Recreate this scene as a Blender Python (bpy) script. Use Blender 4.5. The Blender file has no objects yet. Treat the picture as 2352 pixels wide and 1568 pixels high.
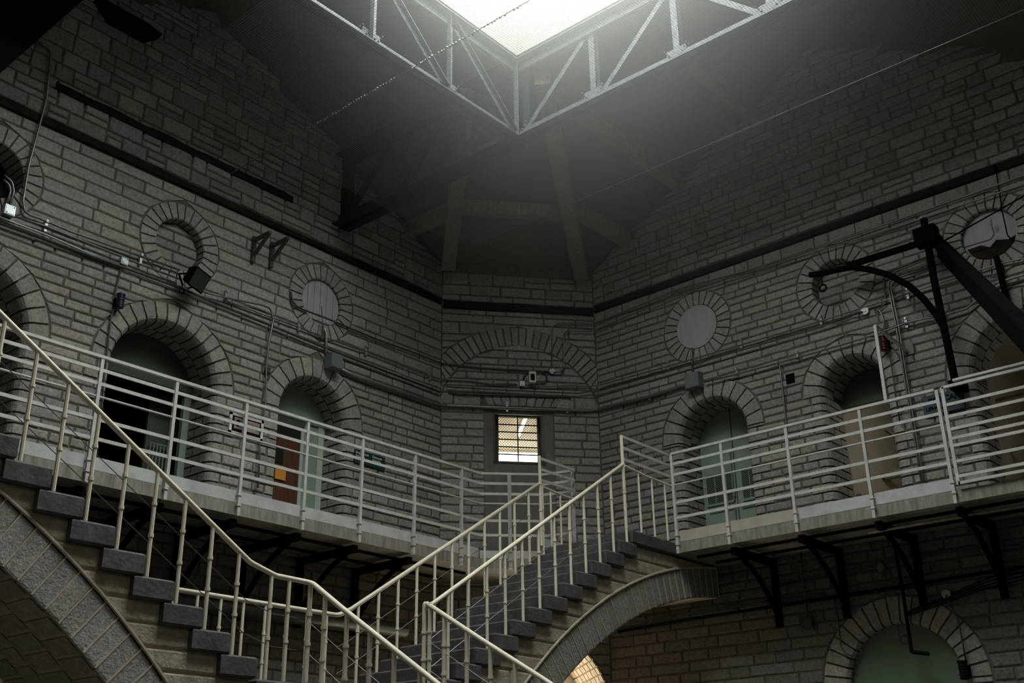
import bpy, math, random
from math import sin, cos, pi, sqrt, atan2, radians
from mathutils import Vector as V3, Matrix
from mathutils.geometry import tessellate_polygon
rnd = random.Random(7)
COL = bpy.context.scene.collection
H = 1.6                      # eye height; everything below is measured from the eye and lifted by H when linked
V3z = V3((0, 0, 1))

# ------------------------------------------------------------------ camera
FPX = 2570.3
YAW, PIT, ROL = radians(40.139), radians(23.099), radians(-0.949)
cf = V3((cos(PIT)*cos(YAW), cos(PIT)*sin(YAW), sin(PIT)))
cr = V3((sin(YAW), -cos(YAW), 0)); cu = cr.cross(cf)
cr, cu = cr*cos(ROL)+cu*sin(ROL), -cr*sin(ROL)+cu*cos(ROL)
cam = bpy.data.cameras.new('camera'); cam.sensor_width = 36; cam.lens = FPX/2352*36; cam.clip_start = .05
co = bpy.data.objects.new('camera', cam); COL.objects.link(co)
co.matrix_world = Matrix(((cr.x, cu.x, -cf.x, 0), (cr.y, cu.y, -cf.y, 0), (cr.z, cu.z, -cf.z, H), (0, 0, 0, 1)))
bpy.context.scene.camera = co

def ray(x, y): return cr*(x-1176)+cu*(784-y)+cf*FPX

# ------------------------------------------------------------------ the hall's planes
VL, UR = 10.55, 12.68                      # left wall y, right wall x
LC, RC = V3((10.9, 10.55, 0)), V3((12.68, 9.05, 0))
CX = (RC-LC).normalized(); CW = (RC-LC).length
CN = V3((CX.y, -CX.x, 0))
if CN.dot(LC) > 0: CN = -CN
VD, UD = 9.5, 11.58                        # gallery edges
DT, DB = 3.06, 2.93                        # deck top / bottom
class Frame:
    def __init__(s, O, X, N): s.O, s.X, s.N = V3(O), V3(X), V3(N)
    def __call__(s, x, z, d=0): return s.O+s.X*x+V3((0, 0, z))+s.N*d
    def px(s, x, y, d=0):
        r = ray(x, y); t = (s.O+s.N*d).dot(s.N)/r.dot(s.N); p = r*t
        return (p-s.O).dot(s.X), p.z
    def at(s, x, y, d=0): a, b = s.px(x, y, d); return s(a, b, d)
FL = Frame((0, VL, 0), (1, 0, 0), (0, -1, 0))
FR = Frame((UR, 0, 0), (0, 1, 0), (-1, 0, 0))
FC = Frame(LC, CX, CN)
def onV(x, y, v): r = ray(x, y); return r*(v/r.y)
def onU(x, y, u): r = ray(x, y); return r*(u/r.x)

# ------------------------------------------------------------------ materials
def nodes(name):
    m = bpy.data.materials.new(name); m.use_nodes = True
    return m, m.node_tree.nodes, m.node_tree.links, m.node_tree.nodes['Principled BSDF']
def mat(name, col, rough=.7, metal=0, noise=0, nscale=8, bump=0, bscale=40, col2=None, tone=False, stretch=None, contrast=.6, spec=.3):
    m, n, l, b = nodes(name)
    b.inputs['Roughness'].default_value = rough; b.inputs['Metallic'].default_value = metal
    b.inputs['Specular IOR Level'].default_value = spec
    src = None
    tc = n.new('ShaderNodeTexCoord'); vec = tc.outputs['Object']
    if stretch:
        mp = n.new('ShaderNodeMapping'); mp.inputs['Scale'].default_value = stretch; l.new(vec, mp.inputs[0]); vec = mp.outputs[0]
    if col2 or noise:
        t = n.new('ShaderNodeTexNoise'); t.inputs['Scale'].default_value = nscale; t.inputs['Detail'].default_value = 6; t.inputs['Roughness'].default_value = .65
        l.new(vec, t.inputs['Vector'])
        r = n.new('ShaderNodeValToRGB'); r.color_ramp.elements[0].position = .5-contrast/2*.6; r.color_ramp.elements[1].position = .5+contrast/2*.6
        c2 = col2 or tuple(c*(1-noise) for c in col)
        r.color_ramp.elements[0].color = (*c2, 1); r.color_ramp.elements[1].color = (*col, 1)
        l.new(t.outputs[0], r.inputs[0]); src = r.outputs[0]
    if tone:
        a = n.new('ShaderNodeAttribute'); a.attribute_name = 'tone'
        mx = n.new('ShaderNodeMix'); mx.data_type = 'RGBA'; mx.blend_type = 'MULTIPLY'; mx.inputs[0].default_value = 1
        if src: l.new(src, mx.inputs[6])
        else: mx.inputs[6].default_value = (*col, 1)
        l.new(a.outputs['Color'], mx.inputs[7]); src = mx.outputs[2]
    if src: l.new(src, b.inputs['Base Color'])
    else: b.inputs['Base Color'].default_value = (*col, 1)
    if bump:
        t2 = n.new('ShaderNodeTexNoise'); t2.inputs['Scale'].default_value = bscale; t2.inputs['Detail'].default_value = 5; l.new(vec, t2.inputs['Vector'])
        bp = n.new('ShaderNodeBump'); bp.inputs['Strength'].default_value = bump; bp.inputs['Distance'].default_value = .01
        l.new(t2.outputs[0], bp.inputs['Height']); l.new(bp.outputs[0], b.inputs['Normal'])
    return m
def emit(name, col, s):
    m, n, l, b = nodes(name); b.inputs['Base Color'].default_value = (*col, 1)
    b.inputs['Emission Color'].default_value = (*col, 1); b.inputs['Emission Strength'].default_value = s
    return m
STONE = mat('limestone', (.40, .385, .36), .95, bump=.8, bscale=55, noise=.45, nscale=30, tone=True)
MORTAR = mat('brown_mortar', (.16, .14, .115), .95, noise=.4, nscale=12, bump=.5, bscale=60)
TAN = mat('tan_limestone', (.52, .47, .36), .95, bump=.8, bscale=50, noise=.4, nscale=18, tone=True)
LMORTAR = mat('cream_mortar', (.58, .51, .39), .95, noise=.3, nscale=14)
PLASTER = mat('grey_plaster', (.22, .215, .19), .9, noise=.35, nscale=4, bump=.3, bscale=12, stretch=(1, 1, .5))
WOOD = mat('roof_boards', (.18, .17, .14), .9, noise=.5, nscale=6, stretch=(9, 9, .6), bump=.4, bscale=8)
BEAM = mat('old_timber', (.33, .30, .22), .9, noise=.55, nscale=7, stretch=(6, 6, 1.2), bump=.6, bscale=10)
BAND = mat('dark_timber_band', (.036, .027, .023), .95, spec=.08, noise=.5, nscale=5, bump=.6, bscale=18)
CONC = mat('deck_concrete', (.33, .31, .27), .9, noise=.5, nscale=7, stretch=(3, 3, .5), bump=.5, bscale=30)
SOFF = mat('deck_soffit', (.17, .165, .14), .9, noise=.4, nscale=3)
STEP = mat('dark_step_stone', (.115, .11, .115), .85, noise=.45, nscale=9, bump=.5, bscale=26)
WHITE = mat('cream_paint', (.78, .72, .58), .45, noise=.12, nscale=10)
GREYP = mat('grey_white_paint', (.60, .61, .58), .5, noise=.25, nscale=9)
TOEW = mat('white_toe_board', (.55, .565, .56), .6, noise=.3, nscale=5, bump=.2)
TOEC = mat('cream_toe_board', (.46, .42, .35), .6, noise=.2, nscale=5)
IRON = mat('black_iron', (.006, .0075, .0075), .9, noise=.4, nscale=12, spec=0)
STEEL = mat('truss_steel', (.10, .108, .113), .55, .2, noise=.6, nscale=14, bump=.3)
SHADE_STEEL = mat('shaded_truss_steel', (.022, .028, .03), .7, 0, noise=.4, nscale=12, spec=.15)  # same truss steel, colour darkened for the end lying in shadow
GALV = mat('galvanised_conduit', (.24, .25, .235), .38, .6, noise=.3, nscale=20)
DGALV = mat('old_conduit', (.11, .115, .105), .5, .4, noise=.4, nscale=20)
CAST = mat('cast_alloy', (.45, .48, .51), .35, .5, noise=.2)
GREENP = mat('green_paint', (.27, .35, .285), .55, noise=.15, nscale=4)
DGREEN = mat('dark_green_paint', (.07, .095, .07), .6, noise=.2, nscale=4)
PGREEN = mat('pale_green_paint', (.50, .58, .51), .6, noise=.15, nscale=4)
GREYB = mat('grey_enamel', (.17, .195, .185), .5, noise=.15, nscale=6)
SHUT = mat('grey_shutter_paint', (.40, .42, .41), .7, noise=.2, nscale=5, stretch=(6, 6, .7))
BROWN = mat('brown_door_wood', (.13, .055, .03), .5, noise=.5, nscale=6, stretch=(8, 8, .6))
BLACK = mat('black_paint', (.010, .010, .011), .8, spec=.06)
GLASSD = mat('dark_glass', (.02, .024, .022), .15)
RED = mat('red_horn', (.075, .012, .01), .45)
NAVY = mat('navy_horn', (.02, .025, .05), .4)
BEIGE = mat('beige_wall', (.42, .39, .31), .85, noise=.2, nscale=3)
PINKW = mat('pink_wall', (.45, .24, .18), .85)
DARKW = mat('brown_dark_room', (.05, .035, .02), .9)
FLOORM = mat('concrete_floor', (.16, .155, .14), .85, noise=.3, nscale=2)
SIGNB = mat('blue_sign', (.045, .075, .10), .6, noise=.15)
SIGNT = mat('teal_sign', (.012, .045, .042), .5)
MAUVE = mat('mauve_paper', (.36, .26, .25), .8, noise=.15)
LETTER = mat('white_letters', (.72, .72, .68), .6)
ORANGE = mat('orange_paper', (.62, .27, .04), .8)
DLENS = mat('floodlight_lens', (.05, .065, .05), .2, noise=.4, nscale=6)
CREAMW = mat('cream_enamel', (.75, .73, .66), .8, noise=.06, nscale=5)
SHAFT = mat('shaft_plaster', (.25, .25, .23), .9, noise=.2, nscale=5)
PBRICK = mat('passage_brick', (.72, .58, .40), .9, noise=.4, nscale=14, bump=.5, tone=True)

# ------------------------------------------------------------------ mesh building
class MB:
    def __init__(s): s.v, s.f, s.m, s.c = [], [], [], []
    def add(s, vs, fs, m=0, c=(1, 1, 1)):
        b = len(s.v); s.v += [tuple(p) for p in vs]
        s.f += [tuple(b+i for i in f) for f in fs]; s.m += [m]*len(fs); s.c += [c]*len(vs)
    def box(s, o, a, b, c, m=0, t=(1, 1, 1)):            # corner + three edge vectors
        o, a, b, c = V3(o), V3(a), V3(b), V3(c)
        vs = [o, o+a, o+a+b, o+b, o+c, o+a+c, o+a+b+c, o+b+c]
        fs = [(0, 3, 2, 1), (4, 5, 6, 7), (0, 1, 5, 4), (1, 2, 6, 5), (2, 3, 7, 6), (3, 0, 4, 7)]
        if a.cross(b).dot(c) < 0: fs = [f[::-1] for f in fs]
        s.add(vs, fs, m, t)
    def beam(s, p, q, w, h, up=(0, 0, 1), m=0, lift=0):   # bar between two points
        p, q = V3(p), V3(q); d = (q-p); n = d.normalized(); up = V3(up)
        side = n.cross(up); side = side.normalized() if side.length > 1e-6 else V3((1, 0, 0))
        u2 = side.cross(n)
        s.box(p-side*w/2-u2*h/2+u2*lift, d, side*w, u2*h, m)
    def tube(s, pts, r, seg=8, m=0, fillet=0, cap=True):
        P = [V3(p) for p in pts]
        if fillet:
            Q = [P[0]]
            for i in range(1, len(P)-1):
                a, b, c = P[i-1], P[i], P[i+1]; d1, d2 = (a-b), (c-b)
                l1, l2 = d1.length, d2.length
                if l1 < 1e-6 or l2 < 1e-6: continue
                d1, d2 = d1/l1, d2/l2; ang = d1.angle(d2, pi)
                if ang > pi-.12: Q.append(b); continue
                k = min(fillet/math.tan(ang/2) if ang > .02 else 1e9, l1*.45, l2*.45)
                s1, s2 = b+d1*k, b+d2*k
                for t in (0, .25, .5, .75, 1): Q.append(s1*(1-t)**2+b*2*t*(1-t)+s2*t*t)
            Q.append(P[-1]); P = Q
        T = []
        for i in range(len(P)):
            a = P[max(i-1, 0)]; b = P[min(i+1, len(P)-1)]; d = b-a
            T.append(d.normalized() if d.length > 1e-9 else V3z)
        ref = V3z if abs(T[0].z) < .9 else V3((1, 0, 0))
        nrm = (ref-T[0]*ref.dot(T[0])).normalized()
        vs, fs = [], []
        for i, p in enumerate(P):
            nrm = nrm-T[i]*nrm.dot(T[i]); nrm = nrm.normalized() if nrm.length > 1e-6 else T[i].orthogonal().normalized()
            bn = T[i].cross(nrm)
            for k in range(seg): a = 2*pi*k/seg; vs.append(p+nrm*cos(a)*r+bn*sin(a)*r)
        for i in range(len(P)-1):
            for k in range(seg): fs.append((i*seg+k, i*seg+(k+1) % seg, (i+1)*seg+(k+1) % seg, (i+1)*seg+k))
        if cap: fs += [tuple(range(seg))[::-1], tuple((len(P)-1)*seg+k for k in range(seg))]
        s.add(vs, fs, m)
    def disc(s, c, n, r, t, seg=24, m=0):                 # round plate, thickness t along n
        c, n = V3(c), V3(n).normalized(); s.tube([c, c+n*t], r, seg, m)
    def ball(s, c, r, m=0, sz=1):
        c = V3(c); vs, fs = [], []; A, B = 6, 10
        for i in range(A+1):
            for k in range(B):
                th, ph = pi*i/A, 2*pi*k/B; vs.append(c+V3((sin(th)*cos(ph), sin(th)*sin(ph), cos(th)*sz))*r)
        for i in range(A):
            for k in range(B): fs.append((i*B+k, (i+1)*B+k, (i+1)*B+(k+1) % B, i*B+(k+1) % B))
        s.add(vs, fs, m)
    def prism(s, poly, ext, m=0):                         # planar polygon extruded along a vector
        P = [V3(p) for p in poly]; e = V3(ext); n = len(P)
        tri = tessellate_polygon([P])
        s.add(P+[p+e for p in P], [tuple(t) for t in tri]+[tuple(n+i for i in t[::-1]) for t in tri]+[(i, (i+1) % n, n+(i+1) % n, n+i) for i in range(n)], m)
    def holed(s, F, outer, holes, d=0, m=0, c=(1, 1, 1)):          # polygon with holes in a wall frame
        loops = [[F(x, z, d) for x, z in outer]]+[[F(x, z, d) for x, z in h] for h in holes]
        flat = [p for lp in loops for p in lp]
        s.add(flat, [tuple(t) for t in tessellate_polygon(loops)], m, c)

def lum(o, label=None, cat=None, group=None, kind=None):
    if label: o['label'] = label
    if cat: o['category'] = cat
    if group: o['group'] = group
    if kind: o['kind'] = kind
    return o
BASE = {}
def thing(name, label, cat, at, group=None, kind=None):
    o = bpy.data.objects.new(name, None); COL.objects.link(o); o.empty_display_size = .2
    at = V3(at)+V3((0, 0, H)); o.location = at; BASE[o] = at
    return lum(o, label, cat, group, kind)
def obj(name, mb, mats, parent=None, label=None, cat=None, group=None, kind=None, smooth=False, recalc=True):
    if not isinstance(mats, (list, tuple)): mats = [mats]
    lo = [min(p[i] for p in mb.v) for i in range(3)]; hi = [max(p[i] for p in mb.v) for i in range(3)]
    if parent is None: base = V3(((lo[0]+hi[0])/2, (lo[1]+hi[1])/2, lo[2]+H))
    else: base = BASE[parent]
    me = bpy.data.meshes.new(name)
    me.from_pydata([(p[0]-base.x, p[1]-base.y, p[2]+H-base.z) for p in mb.v], [], mb.f)
    for mt in mats: me.materials.append(mt)
    me.polygons.foreach_set('material_index', mb.m)
    at = me.attributes.new('tone', 'FLOAT_COLOR', 'POINT'); at.data.foreach_set('color', [k for c in mb.c for k in (*c, 1)])
    if smooth: me.polygons.foreach_set('use_smooth', [True]*len(me.polygons))
    me.validate(); me.update()
    o = bpy.data.objects.new(name, me); COL.objects.link(o)
    if parent is None: o.location = base
    else: o.parent = parent
    BASE[o] = base
    return lum(o, label, cat, group, kind)

def text_mesh(name, body, size, origin, X, Y, m, parent=None, bold=0, **kw):
    cu_ = bpy.data.curves.new(name, 'FONT'); cu_.body = body; cu_.size = size; cu_.extrude = .002; cu_.offset = bold
    t = bpy.data.objects.new(name, cu_); COL.objects.link(t)
    bpy.context.view_layer.update()
    me = bpy.data.meshes.new_from_object(t.evaluated_get(bpy.context.evaluated_depsgraph_get()))
    bpy.data.objects.remove(t); bpy.data.curves.remove(cu_)
    mb = MB(); X, Y = V3(X), V3(Y); N = X.cross(Y); O = V3(origin)
    mb.add([O+X*v.co.x+Y*v.co.y+N*v.co.z for v in me.vertices], [tuple(p.vertices) for p in me.polygons])
    bpy.data.meshes.remove(me)
    return obj(name, mb, m, parent, **kw)

# ------------------------------------------------------------------ masonry
def arch_loop(op, r, zb, seg=24):
    P = [(op['cx']+r, zb)]
    P += [(op['cx']+r*cos(pi*i/seg), op['zs']+r*sin(pi*i/seg)) for i in range(seg+1)]
    return P+[(op['cx']-r, zb)]
def circ_loop(cx, cz, r, seg=36): return [(cx+r*cos(2*pi*i/seg), cz+r*sin(2*pi*i/seg)) for i in range(seg)]
def tint(base=1.0, var=.16, hue=.05):
    k = base*(1+rnd.uniform(-var, var)); h = rnd.uniform(-hue, hue)
    return (k*(1+h), k, k*(1-h*.8))
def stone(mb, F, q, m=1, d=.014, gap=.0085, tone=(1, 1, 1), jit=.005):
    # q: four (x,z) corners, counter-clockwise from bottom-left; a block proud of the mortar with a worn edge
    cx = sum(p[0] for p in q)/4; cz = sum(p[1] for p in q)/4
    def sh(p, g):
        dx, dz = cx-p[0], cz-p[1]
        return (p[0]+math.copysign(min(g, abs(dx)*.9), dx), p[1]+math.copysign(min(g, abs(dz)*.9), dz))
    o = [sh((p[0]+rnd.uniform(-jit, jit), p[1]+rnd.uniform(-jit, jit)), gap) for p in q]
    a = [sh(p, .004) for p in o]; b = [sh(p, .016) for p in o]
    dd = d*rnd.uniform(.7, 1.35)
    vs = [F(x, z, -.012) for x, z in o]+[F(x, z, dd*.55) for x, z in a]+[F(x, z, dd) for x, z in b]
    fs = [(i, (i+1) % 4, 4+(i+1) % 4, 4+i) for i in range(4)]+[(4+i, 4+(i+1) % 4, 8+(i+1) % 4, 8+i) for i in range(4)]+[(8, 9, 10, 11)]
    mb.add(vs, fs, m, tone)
def hw(R, dz): return sqrt(R*R-dz*dz) if abs(dz) < R else 0.0
def spans(op, za, zb, row):
    # what an opening takes out of the course za..zb: [(xl_a, xl_b, xr_a, xr_b)]
    c = op.get('cx', 0); t = op['type']
    if t == 'arch':
        if zb <= op['zb'] or za >= op['zs']+op['Ro']: return []
        if za < op['zs']-.02:
            w = op['r']+op['bull']+(op['tooth'][row % 2] if zb < op['zs']+.02 else op['Ro']-op['r']-op['bull'])
            return [(c-w, c-w, c+w, c+w)]
        a, b = hw(op['Ro'], za-op['zs']), hw(op['Ro'], zb-op['zs'])
        return [(c-a, c-b, c+a, c+b)]
    if t == 'circle':
        if zb <= op['cz']-op['Ro'] or za >= op['cz']+op['Ro']: return []
        a, b = hw(op['Ro'], za-op['cz']), hw(op['Ro'], zb-op['cz'])
        return [(c-a, c-b, c+a, c+b)]
    if t == 'ring':
        if za >= op['cz']+op['Ro'] or zb <= op['zmin']: return []
        A, B = hw(op['Ro'], za-op['cz']), hw(op['Ro'], zb-op['cz']); a, b = hw(op['r'], za-op['cz']), hw(op['r'], zb-op['cz'])
        if a == 0 and b == 0: return [(c-A, c-B, c+A, c+B)]
        return [(c-A, c-B, c-a, c-b), (c+a, c+b, c+A, c+B)]
    if t == 'rect':
        if zb <= op['z0']+.02 or za >= op['z1']-.02: return []
        return [(op['x0'], op['x0'], op['x1'], op['x1'])]
    return []
def course_fill(mb, F, za, zb, xl, xr, lens, tone, m=1, split=0, d=.014, gap=.0085):
    # xl, xr: (bottom, top) ends of the run
    if max(xr[0]-xl[0], xr[1]-xl[1]) < .05: return
    x = max(xl); end = min(xr); cuts = [xl]
    x0 = min(xl)
    pos = x0
    while True:
        pos += rnd.uniform(*lens)
        if pos > max(xr)-lens[0]*.7: break
        if pos <= max(xl)+.06 or pos >= end-.05: continue
        cuts.append((pos, pos))
    cuts.append(xr)
    for (a, b) in zip(cuts, cuts[1:]):
        tn = tint(*tone)
        if split and zb-za > .17 and rnd.random() < split:
            k = rnd.uniform(.4, .6); zm = za+(zb-za)*k
            ma, mb_ = a[0]+(a[1]-a[0])*k, b[0]+(b[1]-b[0])*k
            stone(mb, F, [(a[0], za), (b[0], za), (mb_, zm), (ma, zm)], m, d, gap, tn)
            stone(mb, F, [(ma, zm), (mb_, zm), (b[1], zb), (a[1], zb)], m, d, gap, tint(*tone))
        else: stone(mb, F, [(a[0], za), (b[0], za), (b[1], zb), (a[1], zb)], m, d, gap, tn)
def courses(mb, F, zs, xrange, ops, lens, tone, m=1, split=0, d=.014, gap=.0085, rows=0):
    for row, (za, zb) in enumerate(zip(zs, zs[1:])):
        ca, cb = xrange(za), xrange(zb)
        if ca is None: continue
        if cb is None: cb = ca
        bl = sorted([s for o in ops for s in spans(o, za, zb, row+rows)], key=lambda s: s[0]+s[1])
        left = (ca[0], cb[0])
        for s in bl:
            course_fill(mb, F, za, zb, left, (s[0], s[1]), lens, tone, m, split, d, gap); left = (s[2], s[3])
        course_fill(mb, F, za, zb, left, (ca[1], cb[1]), lens, tone, m, split, d, gap)
def sweep(mb, F, prof, st, m, tone):
    # prof: (r, d); st: function r -> list of (x,z) stations along the block
    S = [st(r) for r, d in prof]; n = len(S[0]); vs = [F(S[i][k][0], S[i][k][1], prof[i][1]) for i in range(len(prof)) for k in range(n)]
    fs = [(i*n+k, i*n+k+1, (i+1)*n+k+1, (i+1)*n+k) for i in range(len(prof)-1) for k in range(n-1)]
    L = len(prof)
    # closing sides toward the joints
    back = [F(S[i][k][0], S[i][k][1], prof[i][1]) for i in range(L) for k in (0, n-1)]
    mb.add(vs, fs, m, tone)
    sk = []
    for k in (0, n-1):
        for i in range(L-1):
            rr0, rr1 = prof[i], prof[i+1]
            p, q = F(*S[i][k], rr0[1]), F(*S[i+1][k], rr1[1])
            inw = lambda r, P, dd: F(*P, dd)
            # push the joint face a little into the wall
            cxz = lambda P, r: (P[0], P[1])
            pb = p-F.N*.03 if rr0[1] > -.001 else p
            qb = q-F.N*.03 if rr1[1] > -.001 else q
            if (pb-p).length+(qb-q).length > 0: mb.add([p, q, qb, pb], [(0, 1, 2, 3)], m, tone)
def arch_ring(mb, F, op, nb, m=1, tone=(1.02, .14, .04), zjamb=None):
    cx, zs, r, Ro, b, dp = op['cx'], op['zs'], op['r'], op['Ro'], op['bull'], op['depth']
    fr = .016
    bull = [(r+b, fr), (r+b*.6, fr-b*.1), (r+b*.28, -b*.28), (r+b*.08, -b*.62), (r, -b*1.05)]
    prof1 = [(Ro-.012, -.012), (Ro-.016, fr*.7), (Ro-.03, fr)]+bull+[(r, -dp*.52)]
    prof2 = [(r, -dp*.52-.012), (r, -dp)]
    g = .011
    for i in range(nb):
        a0, a1 = pi*i/nb, pi*(i+1)/nb
        def st(rr, a0=a0, a1=a1): gg = g/rr; return [(cx+rr*cos(a0+gg+(a1-a0-2*gg)*t), zs+rr*sin(a0+gg+(a1-a0-2*gg)*t)) for t in (0, .5, 1)]
        tn = tint(*tone); sweep(mb, F, prof1, st, m, tn)
        h = (a1-a0)*.45
        if i < nb-1:
            def st2(rr, a0=a0+h, a1=a1+h): gg = g/rr; return [(cx+rr*cos(a0+gg+(a1-a0-2*gg)*t), zs+rr*sin(a0+gg+(a1-a0-2*gg)*t)) for t in (0, .5, 1)]
            sweep(mb, F, prof2, st2, m, tint(*tone))
    zl = zjamb
    for row, za, zb in zl:
        if za >= zs-.02 or zb <= op['zb']+.03: continue
        zbb = min(zb, zs); last = zb >= zs+.02
        for sgn in (-1, 1):
            tw = Ro-r-b if last else op['tooth'][row % 2]
            pr = [(r+b+tw-.012, -.012), (r+b+tw-.016, fr*.7), (r+b+tw-.03, fr)]+bull+[(r, -dp*(.35+.3*(row % 2)))]
            def stj(rr, za=za, zbb=zbb, s=sgn): return [(cx+s*rr, max(za, op['zb'])+.010), (cx+s*rr, zbb-.010)]
            tn = tint(*tone); sweep(mb, F, pr, stj, m, tn)
            sweep(mb, F, [(r, -dp*(.35+.3*(row % 2))-.012), (r, -dp)], stj, m, tint(*tone))
    # mortar behind
    def ln(rr, d): return [F(x, z, d) for x, z in arch_loop(op, rr, op['zb'])]
    A, B, C = ln(r+b+.02, 0), ln(r+.012, -b), ln(r+.012, -dp)
    n = len(A); mb.add(A+B+C, [(k, k+1, n+k+1, n+k) for k in range(n-1)]+[(n+k, n+k+1, 2*n+k+1, 2*n+k) for k in range(n-1)], 0)
def oculus_ring(mb, F, op, nb, m=1, tone=(1.02, .12, .04)):
    cx, cz, r, Ro, dp = op['cx'], op['cz'], op['r'], op['Ro'], op['depth']; fr = .016; g = .010
    prof = [(Ro-.012, -.012), (Ro-.016, fr*.7), (Ro-.03, fr), (r+.014, fr), (r, fr*.2), (r, -dp)]
    off = rnd.uniform(0, 1)
    for i in range(nb):
        a0, a1 = 2*pi*(i+off)/nb, 2*pi*(i+1+off)/nb
        def st(rr, a0=a0, a1=a1): gg = g/rr; return [(cx+rr*cos(a0+gg+(a1-a0-2*gg)*t), cz+rr*sin(a0+gg+(a1-a0-2*gg)*t)) for t in (0, .5, 1)]
        sweep(mb, F, prof, st, m, tint(*tone))
    A = [F(x, z, 0) for x, z in circ_loop(cx, cz, r+.012)]; B = [F(x, z, -dp) for x, z in circ_loop(cx, cz, r+.012)]; n = len(A)
    mb.add(A+B, [(k, (k+1) % n, n+(k+1) % n, n+k) for k in range(n)], 0)
    if op.get('stones') is not None:
        mb.add(B, [tuple(range(n))], 0)
        zz = cz-r; F2 = Frame(F.O-F.N*(dp-.0), F.X, F.N)
        zl = [cz-r]
        while zl[-1] < cz+r-.06: zl.append(zl[-1]+op['stones']*rnd.uniform(.9, 1.1))
        zl[-1] = cz+r
        for za, zb in zip(zl, zl[1:]):
            a, b = hw(r, za-cz), hw(r, zb-cz)
            course_fill(mb, F2, za, zb, (cx-a, cx-b), (cx+a, cx+b), (.2, .4), (.95, .15, .05), m)
def cz_list(z0, z1, h, var=.08):
    L = [z0]
    while L[-1] < z1-h*.6: L.append(L[-1]+h*(1+rnd.uniform(-var, var)))
    L[-1] = z1
    return L
G0 = -1.6
BZ = 7.06                      # underside of the string band
AO = dict(type='arch', bull=.075, depth=.5, tooth=(.10, .24), rows=0)
def A_(**k): d = dict(AO); d.update(k); return d
OC = dict(type='circle', r=.325, Ro=.545, cz=6.315, depth=.14)
def O_(**k): d = dict(OC); d.update(k); return d
B_l = (9.93-7.8)/4.45; 
def gl(x): return 7.8+.478*(10.9-x) if x > 6.45 else 7.8+.478*(x-2.0)          # gable line, left wall
def gr(x): return 7.8+.5625*(9.05-x) if x > 5.03 else 7.8+.5625*(x-1.01)       # right wall
def gable(x0, x1, inv_l, inv_r, base):
    return lambda z: (x0, x1) if z <= base else ((inv_l(z), inv_r(z)) if inv_r(z)-inv_l(z) > .3 else None)
def ragged(f, amp=.42):
    return lambda z: (lambda p: None if p is None else (p[0]+rnd.uniform(-.02, amp) if z > 7.85 else p[0], p[1]-rnd.uniform(-.02, amp) if z > 7.85 else p[1]))(f(z))

def build_wall(name, F, outer, ops, bandsets, stone_m, extra=None, mortar=MORTAR):
    mb = MB(); holes = []
    for o in ops:
        if o['type'] == 'arch': holes.append(arch_loop(o, o['r']+o['bull']+.01, o['zb']))
        elif o['type'] == 'circle': holes.append(circ_loop(o['cx'], o['cz'], o['r']+.006))
        elif o['type'] == 'rect': holes.append([(o['x0'], o['z0']), (o['x1'], o['z0']), (o['x1'], o['z1']), (o['x0'], o['z1'])])
    mb.holed(F, outer, holes, 0, 0)
    rows = 0; allz = []
    for b_ in bandsets: allz += [(i+len(allz), a, c) for i, (a, c) in enumerate(zip(b_[0], b_[0][1:]))]
    for o in ops:
        if o['type'] == 'arch': arch_ring(mb, F, o, o['nb'], 1, zjamb=allz, tone=(1.03, .15, .04))
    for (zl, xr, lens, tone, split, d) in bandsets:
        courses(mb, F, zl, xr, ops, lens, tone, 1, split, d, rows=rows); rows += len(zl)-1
    for o in ops:
        if o['type'] == 'circle' and not o.get('hole'): oculus_ring(mb, F, o, o['nb'])
    if extra: extra(mb)
    w = obj(name, mb, [mortar, stone_m], kind='structure')
    return w

# left wall -----------------------------------------------------------
zbL = 3.05
opsL = [A_(cx=4.12, zs=4.62, r=.66, Ro=.93, zb=zbL, nb=15), A_(cx=6.44, zs=4.61, r=.665, Ro=.93, zb=zbL, nb=17),
        A_(cx=8.60, zs=4.69, r=.52, Ro=.82, zb=zbL, nb=13, depth=.42),
        O_(cx=4.17, nb=26, depth=.3), O_(cx=6.44, nb=26, depth=.13, stones=.13), O_(cx=8.62, nb=26, depth=.09)]
LX = (1.9, 10.9)
invL = (lambda z: 2.0+(z-7.8)/.478, lambda z: 10.9-(z-7.8)/.478)
fullL = lambda z: LX
setsL = [(cz_list(G0, 2.9, .135), fullL, (.24, .52), (.6, .18, .06), 0, .016),  # courses below the gallery: stone tone lowered to paint in its shade
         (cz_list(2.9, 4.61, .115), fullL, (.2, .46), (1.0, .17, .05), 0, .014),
         (cz_list(4.61, 5.72, .113), fullL, (.2, .48), (1.0, .15, .05), 0, .014),
         (cz_list(5.72, BZ, .148), fullL, (.22, .75), (1.05, .10, .04), 0, .010),
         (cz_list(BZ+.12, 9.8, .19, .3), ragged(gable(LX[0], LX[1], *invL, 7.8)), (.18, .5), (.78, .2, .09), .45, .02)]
outerL = [(1.9, G0), (10.9, G0), (10.9, 7.8), (6.45, 9.93), (2.0, 7.8), (1.9, 7.75)]
build_wall('wall_left', FL, outerL, opsL, setsL, STONE)
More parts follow.
